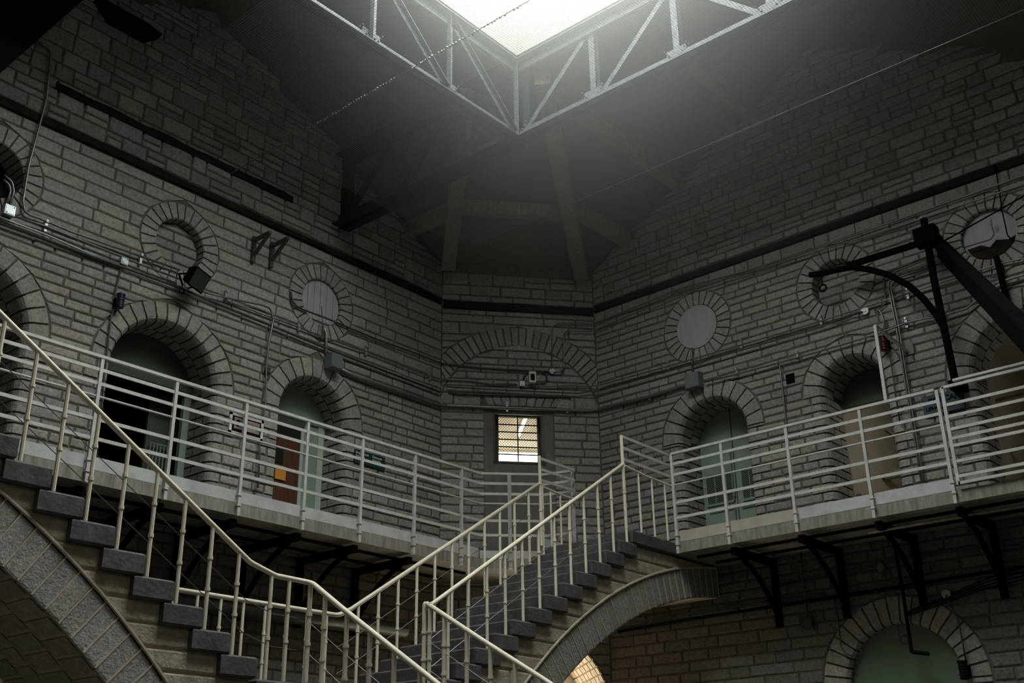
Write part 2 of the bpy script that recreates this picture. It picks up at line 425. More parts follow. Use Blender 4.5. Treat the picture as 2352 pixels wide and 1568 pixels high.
# right wall ----------------------------------------------------------
opsR = [A_(cx=7.20, zs=4.70, r=.50, Ro=.79, zb=zbL, nb=13), A_(cx=5.17, zs=4.86, r=.40, Ro=.68, zb=zbL, nb=11, depth=.55),
        A_(cx=3.10, zs=4.62, r=.62, Ro=.93, zb=zbL, nb=15),
        A_(cx=5.06, zs=1.32, r=.655, Ro=.97, zb=G0, nb=19, bull=.04, depth=.16),
        O_(cx=7.29, nb=26, depth=.03), O_(cx=5.205, nb=26, depth=.16, stones=.115), O_(cx=3.245, nb=24, depth=.09)]
invR = (lambda z: 1.01+(z-7.8)/.5625, lambda z: 9.05-(z-7.8)/.5625)
fullR = lambda z: (1.0, 9.05)
setsR = [(cz_list(G0, 2.35, .142), fullR, (.26, .6), (.56, .13, .05), 0, .014),  # this set and the next: stone darkened to stand for shade under the gallery
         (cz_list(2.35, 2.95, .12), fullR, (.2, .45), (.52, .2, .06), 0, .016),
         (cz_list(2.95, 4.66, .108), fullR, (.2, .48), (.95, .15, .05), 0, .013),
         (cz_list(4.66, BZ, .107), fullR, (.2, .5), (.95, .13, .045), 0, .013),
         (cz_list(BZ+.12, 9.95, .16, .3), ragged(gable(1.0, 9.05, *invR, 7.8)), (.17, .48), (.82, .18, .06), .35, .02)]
outerR = [(1.0, G0), (9.05, G0), (9.05, 7.8), (5.03, 10.06), (1.01, 7.8), (1.0, 7.78)]
for o in opsR:
    if o['zb' if o['type'] == 'arch' else 'cz'] == G0: o['tooth'] = (.27, .27)
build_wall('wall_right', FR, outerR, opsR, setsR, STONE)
# centre (corner) wall -------------------------------------------------
ringC = dict(type='ring', cx=1.15, cz=5.21, r=1.23, Ro=1.56, zmin=5.62)
winC = dict(type='rect', x0=.63, x1=1.64, z0=3.06, z1=5.46)
passC = A_(cx=1.165, zs=1.26, r=1.15, Ro=1.16, zb=G0, nb=19, bull=.01, depth=.3, tooth=(.0, .0))
def ringfn(mb):
    r, Ro, cx, cz = 1.23, 1.56, 1.15, 5.21; n = 30; a_0, a_1 = radians(22), radians(158)
    prof = [(Ro-.012, -.012), (Ro-.02, .012), (Ro-.03, .02), (r+.03, .02), (r+.015, .012), (r+.008, -.012)]
    for i in range(n):
        a0, a1 = a_0+(a_1-a_0)*i/n, a_0+(a_1-a_0)*(i+1)/n
        def st(rr, a0=a0, a1=a1): g = .012/rr; return [(min(max(cx+rr*cos(a0+g+(a1-a0-2*g)*t), .005), CW-.005), cz+rr*sin(a0+g+(a1-a0-2*g)*t)) for t in (0, .5, 1)]
        sweep(mb, FC, prof, st, 1, tint(.98, .16, .05))
    # flat arch of wedge stones over the window
    for k in range(-4, 5):
        x0, x1 = 1.135+k*.115, 1.135+(k+1)*.115
        f = lambda x: 1.135+(x-1.135)*1.16
        stone(mb, FC, [(x0, 5.50), (x1, 5.50), (f(x1), 5.665), (f(x0), 5.665)], 1, .014, .008, tint(1, .15, .05))
fullC = lambda z: (0, CW)
opsC = [ringC, winC, passC]
flatC = dict(type='rect', x0=.58, x1=1.69, z0=5.49, z1=5.68, nohole=True)
mbC = MB()
mbC.holed(FC, [(0, G0), (CW, G0), (CW, 7.8), (0, 7.8)], [arch_loop(passC, 1.15, G0+.001), [(winC['x0'], winC['z0']), (winC['x1'], winC['z0']), (winC['x1'], winC['z1']), (winC['x0'], winC['z1'])]], 0, 0)
ringfn(mbC)
opsCC = [ringC, winC, flatC, dict(passC, zb=G0)]
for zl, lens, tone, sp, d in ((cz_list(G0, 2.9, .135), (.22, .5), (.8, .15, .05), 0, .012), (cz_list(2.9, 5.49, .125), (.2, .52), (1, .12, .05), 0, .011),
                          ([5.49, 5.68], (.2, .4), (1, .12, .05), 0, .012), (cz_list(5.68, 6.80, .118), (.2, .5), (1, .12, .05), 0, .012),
                          (cz_list(6.80, BZ-.05, .12), (.25, .8), (1, .12, .05), 0, .012), (cz_list(BZ+.08, 7.62, .135, .25), (.16, .5), (.95, .2, .06), .2, .02)):
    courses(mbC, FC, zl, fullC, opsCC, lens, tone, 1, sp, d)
obj('wall_center', mbC, [MORTAR, STONE], kind='structure')

# plaster surround, splayed reveal and window in the corner wall
mb = MB()
dpw = .34
(ox0, oz1), (ox1, _), (_, oz0) = FC.px(1132, 949), FC.px(1252, 951), FC.px(1190, 1068)
(wx0, wz1), (wx1, _), (_, wz0) = FC.px(1144, 957, -dpw), FC.px(1233, 960, -dpw), FC.px(1190, 1061, -dpw)
mb.holed(FC, [(.63, DT), (1.64, DT), (1.64, 5.46), (.63, 5.46)], [[(ox0, oz0), (ox1, oz0), (ox1, oz1), (ox0, oz1)]], -.004)
o4 = [(ox0, oz0), (ox1, oz0), (ox1, oz1), (ox0, oz1)]; i4 = [(wx0-.03, wz0-.03), (wx1+.03, wz0-.03), (wx1+.03, wz1+.03), (wx0-.03, wz1+.03)]
mb.add([FC(x, z, -.004) for x, z in o4]+[FC(x, z, -dpw) for x, z in i4], [(k, (k+1) % 4, 4+(k+1) % 4, 4+k) for k in range(4)])
obj('trim_1', mb, PLASTER, kind='structure')
w1 = thing('window_1', 'small barred window with wire mesh and a warm lit room behind it, in the corner wall', 'window', FC((wx0+wx1)/2, wz0, -dpw), kind='structure')
mb = MB(); t = .035
for x0, x1, z0, z1 in ((wx0-t, wx0, wz0-t, wz1+t), (wx1, wx1+t, wz0-t, wz1+t), (wx0, wx1, wz0-t, wz0), (wx0, wx1, wz1, wz1+t)):
    mb.box(FC(x0, z0, -dpw-.03), CX*(x1-x0), V3z*(z1-z0), CN*.06)
obj('window_frame', mb, DGREEN, w1)
mb = MB()
for k in range(1, 6):
    z = wz0+(wz1-wz0)*k/6; mb.box(FC(wx0, z-.007, -dpw-.01), CX*(wx1-wx0), V3z*.014, CN*.014)
mb.box(FC((wx0+wx1)/2-.007, wz0, -dpw-.01), CX*.014, V3z*(wz1-wz0), CN*.016)
obj('window_bars', mb, IRON, w1)
mb = MB(); st = .042; W_, H_ = wx1-wx0, wz1-wz0
for sg in (1, -1):
    k = -H_
    while k < W_+H_*0:
        # diagonal wires clipped to the opening
        a0 = max(0, -k) ; a1 = min(H_, W_-k)
        if a1 > a0+.01:
            p, q = (k+a0, a0), (k+a1, a1)
            if sg < 0: p, q = (W_-p[0], p[1]), (W_-q[0], q[1])
            mb.tube([FC(wx0+p[0], wz0+p[1], -dpw-.024), FC(wx0+q[0], wz0+q[1], -dpw-.024)], .0022, 4, cap=False)
        k += st
obj('wire_mesh', mb, IRON, w1)
# room behind the window
mb = MB()
rm = lambda x, z, d: FC(x, z, -d)
def room(mb, F, x0, x1, z0, z1, d0, d1, open_front=True):
    P = [F(x, z, -d) for d in (d0, d1) for x, z in ((x0, z0), (x1, z0), (x1, z1), (x0, z1))]
    mb.add(P, [(4, 5, 6, 7), (0, 1, 5, 4), (1, 2, 6, 5), (2, 3, 7, 6), (3, 0, 4, 7)])
room(mb, FC, -1.2, 3.6, 3.06, 6.2, dpw+.06, 4.2)
obj('wall_office', mb, BEIGE, kind='structure')
mb = MB(); q = [FC(-1.2, 3.0, -dpw-.055), FC(3.6, 3.0, -dpw-.055), FC(3.6, 6.7, -dpw-.055), FC(-1.2, 6.7, -dpw-.055)]
mb.holed(FC, [(-1.2, 3.0), (3.6, 3.0), (3.6, 6.25), (-1.2, 6.25)], [[(wx0-.02, wz0-.02), (wx1+.02, wz0-.02), (wx1+.02, wz1+.02), (wx0-.02, wz1+.02)]], -dpw-.055)
obj('wall_office_front', mb, BEIGE, kind='structure')
ta, tb_ = ray(1208, 962), ray(1192, 1000); ta, tb_ = ta*(6.13/ta.z), tb_*(6.13/tb_.z)
fx = thing('tube_light', 'lit fluorescent tube on the ceiling of the room seen through the barred window', 'light', (ta+tb_)/2)
mb = MB(); mb.beam(ta+V3z*.045, tb_+V3z*.045, .07, .04); obj('housing', mb, CREAMW, fx)
mb = MB(); mb.tube([ta, tb_], .014); obj('tube', mb, emit('tube_glow', (1, .92, .78), 14), fx, 'glowing white tube')
mb = MB(); mb.box(FC(-.9, 5.2, -4.17), CX*4.1, V3z*.93, CN*.03)
obj('window_2', mb, emit('office_daylight', (1, .95, .86), 5), kind='structure', label='bright daylit far window seen through the bottom of the barred window', cat='window')

# string bands -----------------------------------------------------------
def band(name, F, x0, x1, z0, z1, d0, d1, m=BAND, n=18):
    mb = MB(); pr = []
    for k in range(n+1):
        x = x0+(x1-x0)*k/n; j = lambda: rnd.uniform(-.008, .008)
        pr.append([F(x, z0+j(), d0), F(x, z0+.02+j(), d1+j()), F(x, z1-.015+j(), d1+j()), F(x, z1+j(), d0)])
    vs = [p for r in pr for p in r]
    mb.add(vs, [(i*4+k, (i+1)*4+k, (i+1)*4+k+1, i*4+k+1) for i in range(n) for k in range(3)])
    return obj(name, mb, m, kind='structure')
band('trim_2', FL, 1.95, 10.86, BZ, BZ+.115, -.01, .035)
band('trim_3', FC, .02, CW-.02, BZ-.05, BZ+.085, -.01, .04, n=10)
band('trim_4', FR, 1.0, 9.02, BZ-.01, BZ+.115, -.01, .035)
band('trim_5', FL, 4.65, 8.02, 7.54, 7.67, -.01, .035)
# dark beam pocket in the left gable
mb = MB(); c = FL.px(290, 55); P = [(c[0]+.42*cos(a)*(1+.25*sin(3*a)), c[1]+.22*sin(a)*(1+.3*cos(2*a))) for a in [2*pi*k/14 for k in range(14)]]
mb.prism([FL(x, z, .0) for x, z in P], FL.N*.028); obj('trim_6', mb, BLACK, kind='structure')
mb = MB(); mb.prism([FL(x, z, .0) for x, z in ((1.95, 7.25), (3.94, 7.25), (4.51, 8.35), (5.25, 9.8), (1.95, 9.8))], FL.N*.3); obj('black_corner_slab', mb, BLACK, kind='structure')  # invented black slab, added to make the upper left corner dark

# remaining walls, floor, roof ---------------------------------------------
UC, VC = 6.45, 5.03
mb = MB()
ch = [(2.0, 10.55), (.22, 9.05), (.22, 1.01)]
for a, b in zip(ch, ch[1:]): mb.add([(*a, G0), (*b, G0), (*b, 10.2), (*a, 10.2)], [(0, 1, 2, 3)])
obj('wall_near_left', mb, MORTAR, kind='structure')
mb = MB(); ch = [(12.68, 1.01), (10.9, -.49), (2.0, -.49)]
for a, b in zip(ch, ch[1:]): mb.add([(*a, G0), (*b, G0), (*b, 10.2), (*a, 10.2)], [(0, 1, 2, 3)])
obj('wall_near_right', mb, MORTAR, kind='structure')
mb = MB(); n_ = -CN
for (a, b) in (((2.0, -.49), (.22, 1.01)),): mb.add([(*a, 2.4), (*b, 2.4), (*b, 7.8), (*a, 7.8)], [(0, 1, 2, 3)])
pa, pb = V3((2.0, -.49, 0)), V3((.22, 1.01, 0)); bk = CN*2.6
zt, zg = V3((0, 0, 2.4)), V3((0, 0, G0))
P = [pa+zg, pb+zg, pb+zt, pa+zt, pa+bk+zg, pb+bk+zg, pb+bk+zt, pa+bk+zt]
mb.add(P, [(0, 4, 7, 3), (1, 2, 6, 5), (3, 7, 6, 2), (4, 5, 6, 7)])
obj('wall_near_passage', mb, MORTAR, kind='structure')
mb = MB(); mb.box((-4, -4, G0-.05), (24, 0, 0), (0, 22, 0), (0, 0, .05)); obj('floor', mb, FLOORM, kind='structure')
S = V3((8.83, 7.29, 8.79)); S1 = V3((8.83, 7.97, 8.79)); S2 = V3((9.37, 7.29, 8.79))
mb = MB()
for su in (1, -1):
    for sv in (1, -1):
        T = lambda p: (UC+su*(p[0]-UC), VC+sv*(p[1]-VC), p[2])
        e = .35
        L_, R_ = (10.9, 10.55, 7.8), (12.68, 9.05, 7.8)
        mb.add([T(p) for p in (L_, (10.9, 10.55+e, 7.8), (6.45, 10.55+e, 9.93), (6.45, 7.31, 9.93), (8.83, 7.31, 8.79), S1)], [(0, 1, 2, 3, 4, 5)])
        mb.add([T(p) for p in (R_, (12.68+e, 9.05, 7.8), (12.68+e, 5.03, 10.06), (8.85, 5.03, 10.06), (8.85, 7.29, 8.79), S2)], [(0, 1, 2, 3, 4, 5)])
        mb.add([T(p) for p in (L_, R_, S2, S1)], [(0, 1, 2), (0, 2, 3)])
        mb.add([T(p) for p in (S1, S2, S)], [(0, 1, 2)])
        mb.add([T(p) for p in (L_, R_, (12.68+e, 9.05, 7.8), (10.9, 10.55+e, 7.8))], [(0, 1, 2, 3)])
obj('ceiling', mb, WOOD, kind='structure')
# skylight shaft
SHZ = 10.35
mb = MB(); u0, u1, v0, v1 = 4.07, 8.83, 2.77, 7.29
for a, b in (((u0, v0), (u1, v0)), ((u1, v0), (u1, v1)), ((u1, v1), (u0, v1)), ((u0, v1), (u0, v0))):
    mb.add([(*a, 8.76), (*b, 8.76), (*b, SHZ), (*a, SHZ)], [(0, 1, 2, 3)])
obj('trim_7', mb, SHAFT, kind='structure')
sl = bpy.data.lights.new('skylight', 'AREA'); sl.shape = 'RECTANGLE'; sl.size = u1-u0; sl.size_y = v1-v0; sl.color = (.95, 1, .945)
SKY_W = 1420
sl.energy = SKY_W
so = bpy.data.objects.new('skylight', sl); COL.objects.link(so); so.location = ((u0+u1)/2, (v0+v1)/2, SHZ+H)
# passage under the corner wall -------------------------------------------------
mb = MB(); r0 = 1.15; dpas = 1.5; na = 24
mb.add([FC(x, z, -d) for d in (0, .02) for x, z in arch_loop(passC, r0+.02, G0)], [(k, k+1, na+3+k+1, na+3+k) for k in range(na+2)], 0)
nr = 34
for i in range(nr):
    a0, a1 = pi*i/nr, pi*(i+1)/nr; x = .0; j = 0
    while x < dpas-.02:
        w = rnd.uniform(.15, .28) if x else rnd.uniform(.06, .24); y = min(x+w, dpas)
        g = .009
        P = [(r0*cos(a), r0*sin(a)) for a in (a0+.004, a1-.004)]; Q = [((r0-.016)*cos(a), (r0-.016)*sin(a)) for a in (a0+.010, a1-.010)]
        vs = [FC(1.165+p[0], 1.26+p[1], -d) for d in (x+g, y-g) for p in P]+[FC(1.165+p[0], 1.26+p[1], -d) for d in (x+2*g, y-2*g) for p in Q]
        mb.add(vs, [(0, 1, 5, 4), (1, 3, 7, 5), (3, 2, 6, 7), (2, 0, 4, 6), (4, 5, 7, 6)], 1, tint(1, .15, .05)); x = y
mb.add([FC(x, z, -d) for d in (0, dpas) for x, z in arch_loop(passC, r0+.012, G0)], [(k, k+1, na+3+k+1, na+3+k) for k in range(na+2)], 0)
obj('wall_passage', mb, [LMORTAR, PBRICK], kind='structure')
mb = MB(); lp = arch_loop(passC, r0, G0); li = arch_loop(passC, r0-.22, G0); lo_ = arch_loop(passC, r0+.3, G0)
mb.add([FC(x, z, -dpas) for x, z in li]+[FC(x, z, -dpas) for x, z in lo_], [(k, k+1, na+3+k+1, na+3+k) for k in range(na+2)])
mb.add([FC(x, z, -dpas) for x, z in li]+[FC(x, z, -dpas-.3) for x, z in li], [(k, k+1, na+3+k+1, na+3+k) for k in range(na+2)])
obj('trim_8', mb, CREAMW, kind='structure')
dl = bpy.data.lights.new('passage_daylight', 'AREA'); dl.shape = 'RECTANGLE'; dl.size = 2.6; dl.size_y = 3.2; dl.color = (1, .90, .74); dl.energy = 240
do = bpy.data.objects.new('passage_daylight', dl); COL.objects.link(do)
p = FC(1.165, .2, -dpas-.9); do.location = p+V3((0, 0, H)); do.rotation_euler = CN.to_track_quat('-Z', 'Y').to_euler()
ol = bpy.data.lights.new('office_light', 'AREA'); ol.size = 2.5; ol.color = (1, .86, .66); ol.energy = 60
oo = bpy.data.objects.new('office_light', ol); COL.objects.link(oo); p = FC(1.1, 3.9, -2.6); p = FC(1.1, 3.6, -2.6); oo.location = p+V3((0, 0, H)); oo.rotation_euler = (pi, 0, 0)

# timber rafters ---------------------------------------------------------------
def timber(name, p, q, w, h, label, group=None, up=(0, 0, 1)):
    mb = MB(); mb.beam(p, q, w, h, up); return obj(name, mb, BEAM, label=label, cat='beam', group=group)
timber('roof_rafter', (10.80, 10.33, 7.62), S1+V3((-.05, .1, -.15)), .2, .24, 'rough timber rafter rising from the left end of the corner wall', None)
timber('roof_rafter', (12.40, 9.05, 7.62), S2+V3((-.1, -.05, -.15)), .2, .24, 'rough timber rafter rising from the right end of the corner wall', None)
def hipL(t): return V3((10.80, 10.33, 7.62)).lerp(S1, t)
def hipR(t): return V3((12.40, 9.05, 7.62)).lerp(S2, t)
timber('cross_beam', hipL(.34), hipR(.34), .12, .2, 'short level timber joining the two rafters above the corner wall', None)
for k, (v, lb) in enumerate(((8.36, 'lowest of the three purlins running from the right rafter to the right wall'), (7.35, 'middle of the three purlins running from the right rafter to the right wall'), (6.1, 'highest purlin, between the bright truss and the right wall'))):
    z = 7.8+.5625*(9.05-v)-.12; ue = 12.68-max(0, (9.05-v))*1.75
    timber('roof_purlin', (max(ue, 9.6), v, z), (12.66, v, z), .16, .2, 'timber '+lb)
timber('roof_purlin', (10.15, 8.9+.75, 8.02), (10.15, 10.54, 8.02), .16, .2, 'timber purlin running from the left rafter to the left wall')
# vertical boards behind the rafters
# ------------------------------------------------------------------ steel trusses
def truss(name, label, A, B, n, m, z0, z1, side, wk=1, half=None):
    t_ = thing(name, label, 'truss', (A[0], A[1], z0))
    A, B = V3((A[0], A[1], 0)), V3((B[0], B[1], 0)); X = (B-A).normalized(); N = V3((X.y, -X.x, 0)); L = (B-A).length
    def angle(p, q, w, name, m_):
        mb = MB(); p, q = V3(p), V3(q); d = (q-p).normalized(); o = N*.012
        s_ = d.cross(N).normalized()
        mb.box(p-s_*w/2+o, q-p, s_*w, N*.010); mb.box(p-s_*w/2+o, q-p, s_*.010, N*w*.8)
        return obj(name, mb, m_, t_)
    for z, nm, sg in ((z0, 'bottom_chord', 1), (z1, 'top_chord', -1)):
        mb = MB()
        for s_ in (1, -1):
            cw = 1+.5*(wk-1); mb.box(A+V3((0, 0, z))+N*.01*s_, X*L, N*.10*cw*s_, V3z*.012*sg); mb.box(A+V3((0, 0, z))+N*.01*s_, X*L, N*.012*s_, V3z*.13*cw*sg)
        obj(nm, mb, m, t_)
    xs = [L*k/n for k in range(n+1)]
    for k, x in enumerate(xs):
        angle(A+X*x+V3((0, 0, z0)), A+X*x+V3((0, 0, z1)), .09*wk, 'vertical', m)
        g = MB(); gp = A+X*x+V3((0, 0, z0))
        g.prism([gp-X*.15+N*.004, gp+X*.15+N*.004, gp+X*.12+V3z*.21+N*.004, gp-X*.12+V3z*.21+N*.004], -N*.008)
        rv = g
        for i in range(5):
            for a in (-1, 1):
                c = gp+X*(a*(.03+i*.028))+V3z*(.04+i*.042)
                for s_ in (1, -1): rv.ball(c+N*.024*s_, .011)
        obj('gusset_plate', g, m, t_)
    for k in range(n):
        mid = k >= n/2
        a, b = (xs[k], xs[k+1])
        if half is not None: mid = k >= half
        if mid: angle(A+X*a+V3((0, 0, z1-.03)), A+X*b+V3((0, 0, z0+.03)), .075*wk, 'diagonal', m)
        else: angle(A+X*a+V3((0, 0, z0+.03)), A+X*b+V3((0, 0, z1-.03)), .075*wk, 'diagonal', m)
    return t_
TB, TT = 7.50, 8.62
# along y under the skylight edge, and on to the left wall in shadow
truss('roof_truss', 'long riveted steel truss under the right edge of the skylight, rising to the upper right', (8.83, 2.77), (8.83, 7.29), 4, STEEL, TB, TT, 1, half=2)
truss('roof_truss', 'shade-darkened steel truss end running from the skylight corner down to the left wall', (8.83, 7.31), (8.83, 10.5), 3, SHADE_STEEL, TB, TT, 1, wk=1.9, half=0)
truss('roof_truss', 'riveted steel truss under the left edge of the skylight', (4.07, 7.31), (8.80, 7.31), 4, STEEL, TB, TT, 1, half=2)

# ------------------------------------------------------------------ bird net
nm_, nn, nl, nb_ = nodes('bird_net')
nb_.inputs['Base Color'].default_value = (.26, .28, .29, 1); nb_.inputs['Roughness'].default_value = .7
tc = nn.new('ShaderNodeTexCoord'); sep = nn.new('ShaderNodeSeparateXYZ'); nl.new(tc.outputs['Object'], sep.inputs[0])
def mth(op, a, b=None):
    m_ = nn.new('ShaderNodeMath'); m_.operation = op
    for i, x in enumerate((a, b)):
        if x is None: continue
        if isinstance(x, (int, float)): m_.inputs[i].default_value = x
        else: nl.new(x, m_.inputs[i])
    return m_.outputs[0]
pitch = .030
fr_ = [mth('LESS_THAN', mth('FRACT', mth('DIVIDE', mth('ADD', sep.outputs[i], 50), pitch)), .10) for i in (0, 1)]
al = mth('MAXIMUM', *fr_)
tr = nn.new('ShaderNodeBsdfTransparent'); mxs = nn.new('ShaderNodeMixShader'); nl.new(al, mxs.inputs[0]); nl.new(tr.outputs[0], mxs.inputs[1]); nl.new(nb_.outputs[0], mxs.inputs[2])
nl.new(mxs.outputs[0], nn['Material Output'].inputs['Surface'])
NZ = 7.46
net = thing('bird_net', 'fine wire bird net stretched level under the trusses', 'net', (6.9, 6, NZ))
mb = MB(); mb.add([(5.2, 1.8, NZ), (10.37, 1.8, NZ), (10.37, 9.4, NZ), (10.1, 9.6, NZ), (5.2, 9.6, NZ)], [(0, 1, 2, 3, 4)]); obj('netting', mb, nm_, net)
mb = MB(); mb.tube([(10.37, 1.2, NZ), (10.37, 9.42, NZ)], .006, 6); obj('edge_cable', mb, GALV, net)
mb = MB(); mb.tube([(6.93, 3, NZ-.005), (6.93, 10.4, NZ-.005)], .004, 5)
for k in range(130): mb.ball((6.93+rnd.uniform(-.01, .01), 4.6+k*.044+rnd.uniform(-.01, .01), NZ-.006), rnd.uniform(.009, .016))
obj('seam_cable', mb, GALV, net, 'knotted seam cable')

# ------------------------------------------------------------------ gallery deck
deck = [(2.0, VD), (10.56, VD), (11.2, 8.92), (11.34, 8.505), (UD, 8.505), (UD, 1.0), (UR-.03, 1.0), (UR-.03, 9.03), (10.88, VL-.03), (2.0, VL-.03)]
gd = thing('gallery_walkway', 'concrete gallery walkway running along the walls on black iron brackets', 'walkway', (9, 9.9, DB))
mb = MB(); mb.prism([(x, y, DB) for x, y in deck], (0, 0, DT-DB)); obj('deck_slab', mb, CONC, gd)
mb = MB()
for o in (.28, .72):
    mb.box((2.2, VD+o, DB-.03), (8.4, 0, 0), (0, .04, 0), (0, 0, .028)); mb.box((UD+o, 1.2, DB-.03), (0, 5.9, 0), (.04, 0, 0), (0, 0, .028))
obj('soffit_batten', mb, BLACK, gd)
PU = [2.4, 3.24, 4.09, 5.09, 5.93, 6.80, 7.65, 8.48, 9.35, 10.19]
PV = [7.21, 6.46, 5.59, 4.68, 3.80]
RZ = [4.17, 4.04, 3.90, 3.77, 3.545, 3.355]
def bracket(P, N, label, grp):
    # P: point under the deck edge; N: direction to the wall
    P, N = V3(P), V3(N); d = 1.0; b = thing('gallery_bracket', label, 'bracket', P+N*d+V3((0, 0, -.85)), grp)
    T = N.cross(V3z)
    mb = MB(); mb.box(P-T*.035+V3((0, 0, -.115)), N*d, T*.07, V3z*.082); obj('arm', mb, IRON, b)
    mb = MB(); mb.box(P+N*(d-.07)-T*.035+V3((0, 0, -.85)), N*.07, T*.07, V3z*.80); obj('wall_leg', mb, IRON, b)
    mb = MB(); mb.tube([P+N*(d*t_)+V3((0, 0, -.10-.68*(t_**1.9))) for t_ in [.16+.78*k/9 for k in range(10)]], .032, 6); obj('curved_brace', mb, IRON, b)
ordn = ['first', 'second', 'third', 'fourth', 'fifth', 'sixth', 'seventh', 'eighth']
for i, u in enumerate(PU[3:9]): bracket((u, VD+.03, DB), (0, 1, 0), f'black iron bracket under the left gallery, {ordn[i]} from the left stair', 'brackets under the left gallery')
for i, v in enumerate(PV[1:]+[2.9]): bracket((UD+.04, v, DB), (1, 0, 0), f'black iron bracket under the right gallery, {ordn[i]} from the stair arch', 'brackets under the right gallery')

# ------------------------------------------------------------------ gallery railings
def railing(name, label, pts, posts, z_top=4.17, rails=RZ, toe=True, toemats=None):
    # pts: plan polyline; posts: points
    t_ = thing(name, label, 'railing', (*posts[0], DB))
    for (x, y) in posts:
        mb = MB(); mb.box((x-.017, y-.017, DB-.01), (.034, 0, 0), (0, .034, 0), (0, 0, z_top-DB)); 
        for z in (3.02, 3.13): mb.box((x-.026, y-.026, z), (.044, 0, 0), (0, .044, 0), (0, 0, .022))
        obj('post', mb, GREYP, t_)
    for i, z in enumerate(rails):
        for a, b in zip(pts, pts[1:]):
            mb = MB(); a3, b3 = V3((*a, z)), V3((*b, z))
            if i == 3: mb.tube([a3, b3], .012, 8)
            elif i == 0: mb.beam(a3, b3, .045, .03)
            else: mb.beam(a3, b3, .012, .034)
            obj('top_rail' if i == 0 else ('pipe_rail' if i == 3 else 'rail'), mb, GREYP, t_)
    return t_
lr = railing('gallery_railing', 'grey white metal railing along the left gallery, bending round the corner', [(2.1, VD-.02), (10.55, VD-.02), (11.17, 8.90), (11.28, 8.54)], [(u, VD-.02) for u in PU]+[(10.82, 9.21), (11.29, 8.53)])
for i, (a, b) in enumerate(zip(PU+[10.56], PU[1:]+[10.56])):
    if b-a < .1: continue
    mb = MB(); mb.box((a+.03, VD+.005, 3.065), (b-a-.05, 0, 0), (0, .016, 0), (0, 0, .125)); obj('toe_board', mb, TOEW, lr)
mb = MB(); a, b = V3((10.57, VD+.01, 3.065)), V3((11.18, 8.95, 3.065)); mb.box(a, b-a, V3((.01, .012, 0)), V3z*.10); obj('toe_board', mb, TOEW, lr)
rr = railing('gallery_railing', 'grey white metal railing along the right gallery, from the stair to the gate', [(UD-.02, 7.17), (UD-.02, 3.82)], [(UD-.02, v) for v in [7.17]+PV[1:]])
for a, b, m_ in ((7.18, 6.48, TOEC), (6.44, 5.62, TOEC), (5.57, 4.71, TOEW), (4.66, 3.83, TOEW)):
    mb = MB(); mb.box((UD+.005, b, 3.065), (0, a-b, 0), (.016, 0, 0), (0, 0, .13)); obj('toe_board', mb, m_, rr, 'cream toe board' if m_ is TOEC else None)
# gate
gt = thing('gallery_gate', 'welded metal gate of eight level bars at the right end of the gallery railing', 'gate', (UD-.05, 3.3, DT))
mb = MB()
for v in (3.73, 2.78): mb.box((UD-.06, v-.018, 3.10), (.03, 0, 0), (0, .036, 0), (0, 0, 1.07))
for z in (3.10, 4.15): mb.box((UD-.06, 2.78, z), (.03, 0, 0), (0, .95, 0), (0, 0, .03))
mb.box((UD-.075, 2.4, 4.20), (.05, 0, 0), (0, 1.2, 0), (0, 0, .025))
obj('gate_frame', mb, GREYP, gt)
for z in (3.95, 3.82, 3.68, 3.58, 3.50, 3.33, 3.17):
    mb = MB(); mb.box((UD-.055, 2.79, z), (.014, 0, 0), (0, .93, 0), (0, 0, .032)); obj('gate_bar', mb, GREYP, gt)
# tall pipe frame standing on the rail, braced to the wall
pf = thing('pipe_post', 'thin worn pipe post standing above the right railing with a bar back to the wall', 'post', (UD, 4.62, 4.17))
a = onU(2035, 918, UD); b = onU(2010, 748, UD)
mb = MB(); mb.box(V3((UD-.015, a.y-.018, 4.18)), V3((0, b.y-a.y, b.z-4.18)), V3((.03, 0, 0)), V3((0, .036, 0))); obj('upright', mb, GREYP, pf)
mb = MB(); e_ = FR.at(2083, 806, .01); mb.beam(b, e_, .03, .03); obj('wall_bar', mb, GREYP, pf)
mb = MB(); x, z = FR.px(2083, 803); mb.box(FR(x-.09, z-.08, .012), V3((0, .18, 0)), V3z*.16, FR.N*.012); obj('wall_plate', mb, GREYB, pf)
# ------------------------------------------------------------------ stone stairs
VN, VF = 7.2, 8.5
RISE, ZL = .1577, 1.01
lu = lambda k: 5.459-.263*(k-1)          # right edge of left tread k
ru = lambda k: 7.406+.27*(k-1)           # front edge of right tread k
tz = lambda k: ZL+RISE*k
FS = Frame((0, 7.265, 0), (1, 0, 0), (0, -1, 0))
CRu, CLu, CZ_, RI, RO = 13.05, .10, -3.45, 6.0, 6.37
def ragged_box(mb, x0, x1, y0, y1, z0, z1):
    e = .014
    vs = []
    for z, i in ((z0, 0), (z0+e, e), (z1-e, e), (z1, 0)):
        pass
    P = lambda a, z: [(x0+a, y0+a, z), (x1-a, y0+a, z), (x1-a, y1-a, z), (x0+a, y1-a, z)]
    vs = P(e, z0)+P(0, z0+e)+P(0, z1-e)+P(e, z1)
    fs = [(3, 2, 1, 0), (12, 13, 14, 15)]+[(r*4+k, r*4+(k+1) % 4, r*4+4+(k+1) % 4, r*4+4+k) for r in range(3) for k in range(4)]
    mb.add(vs, fs)
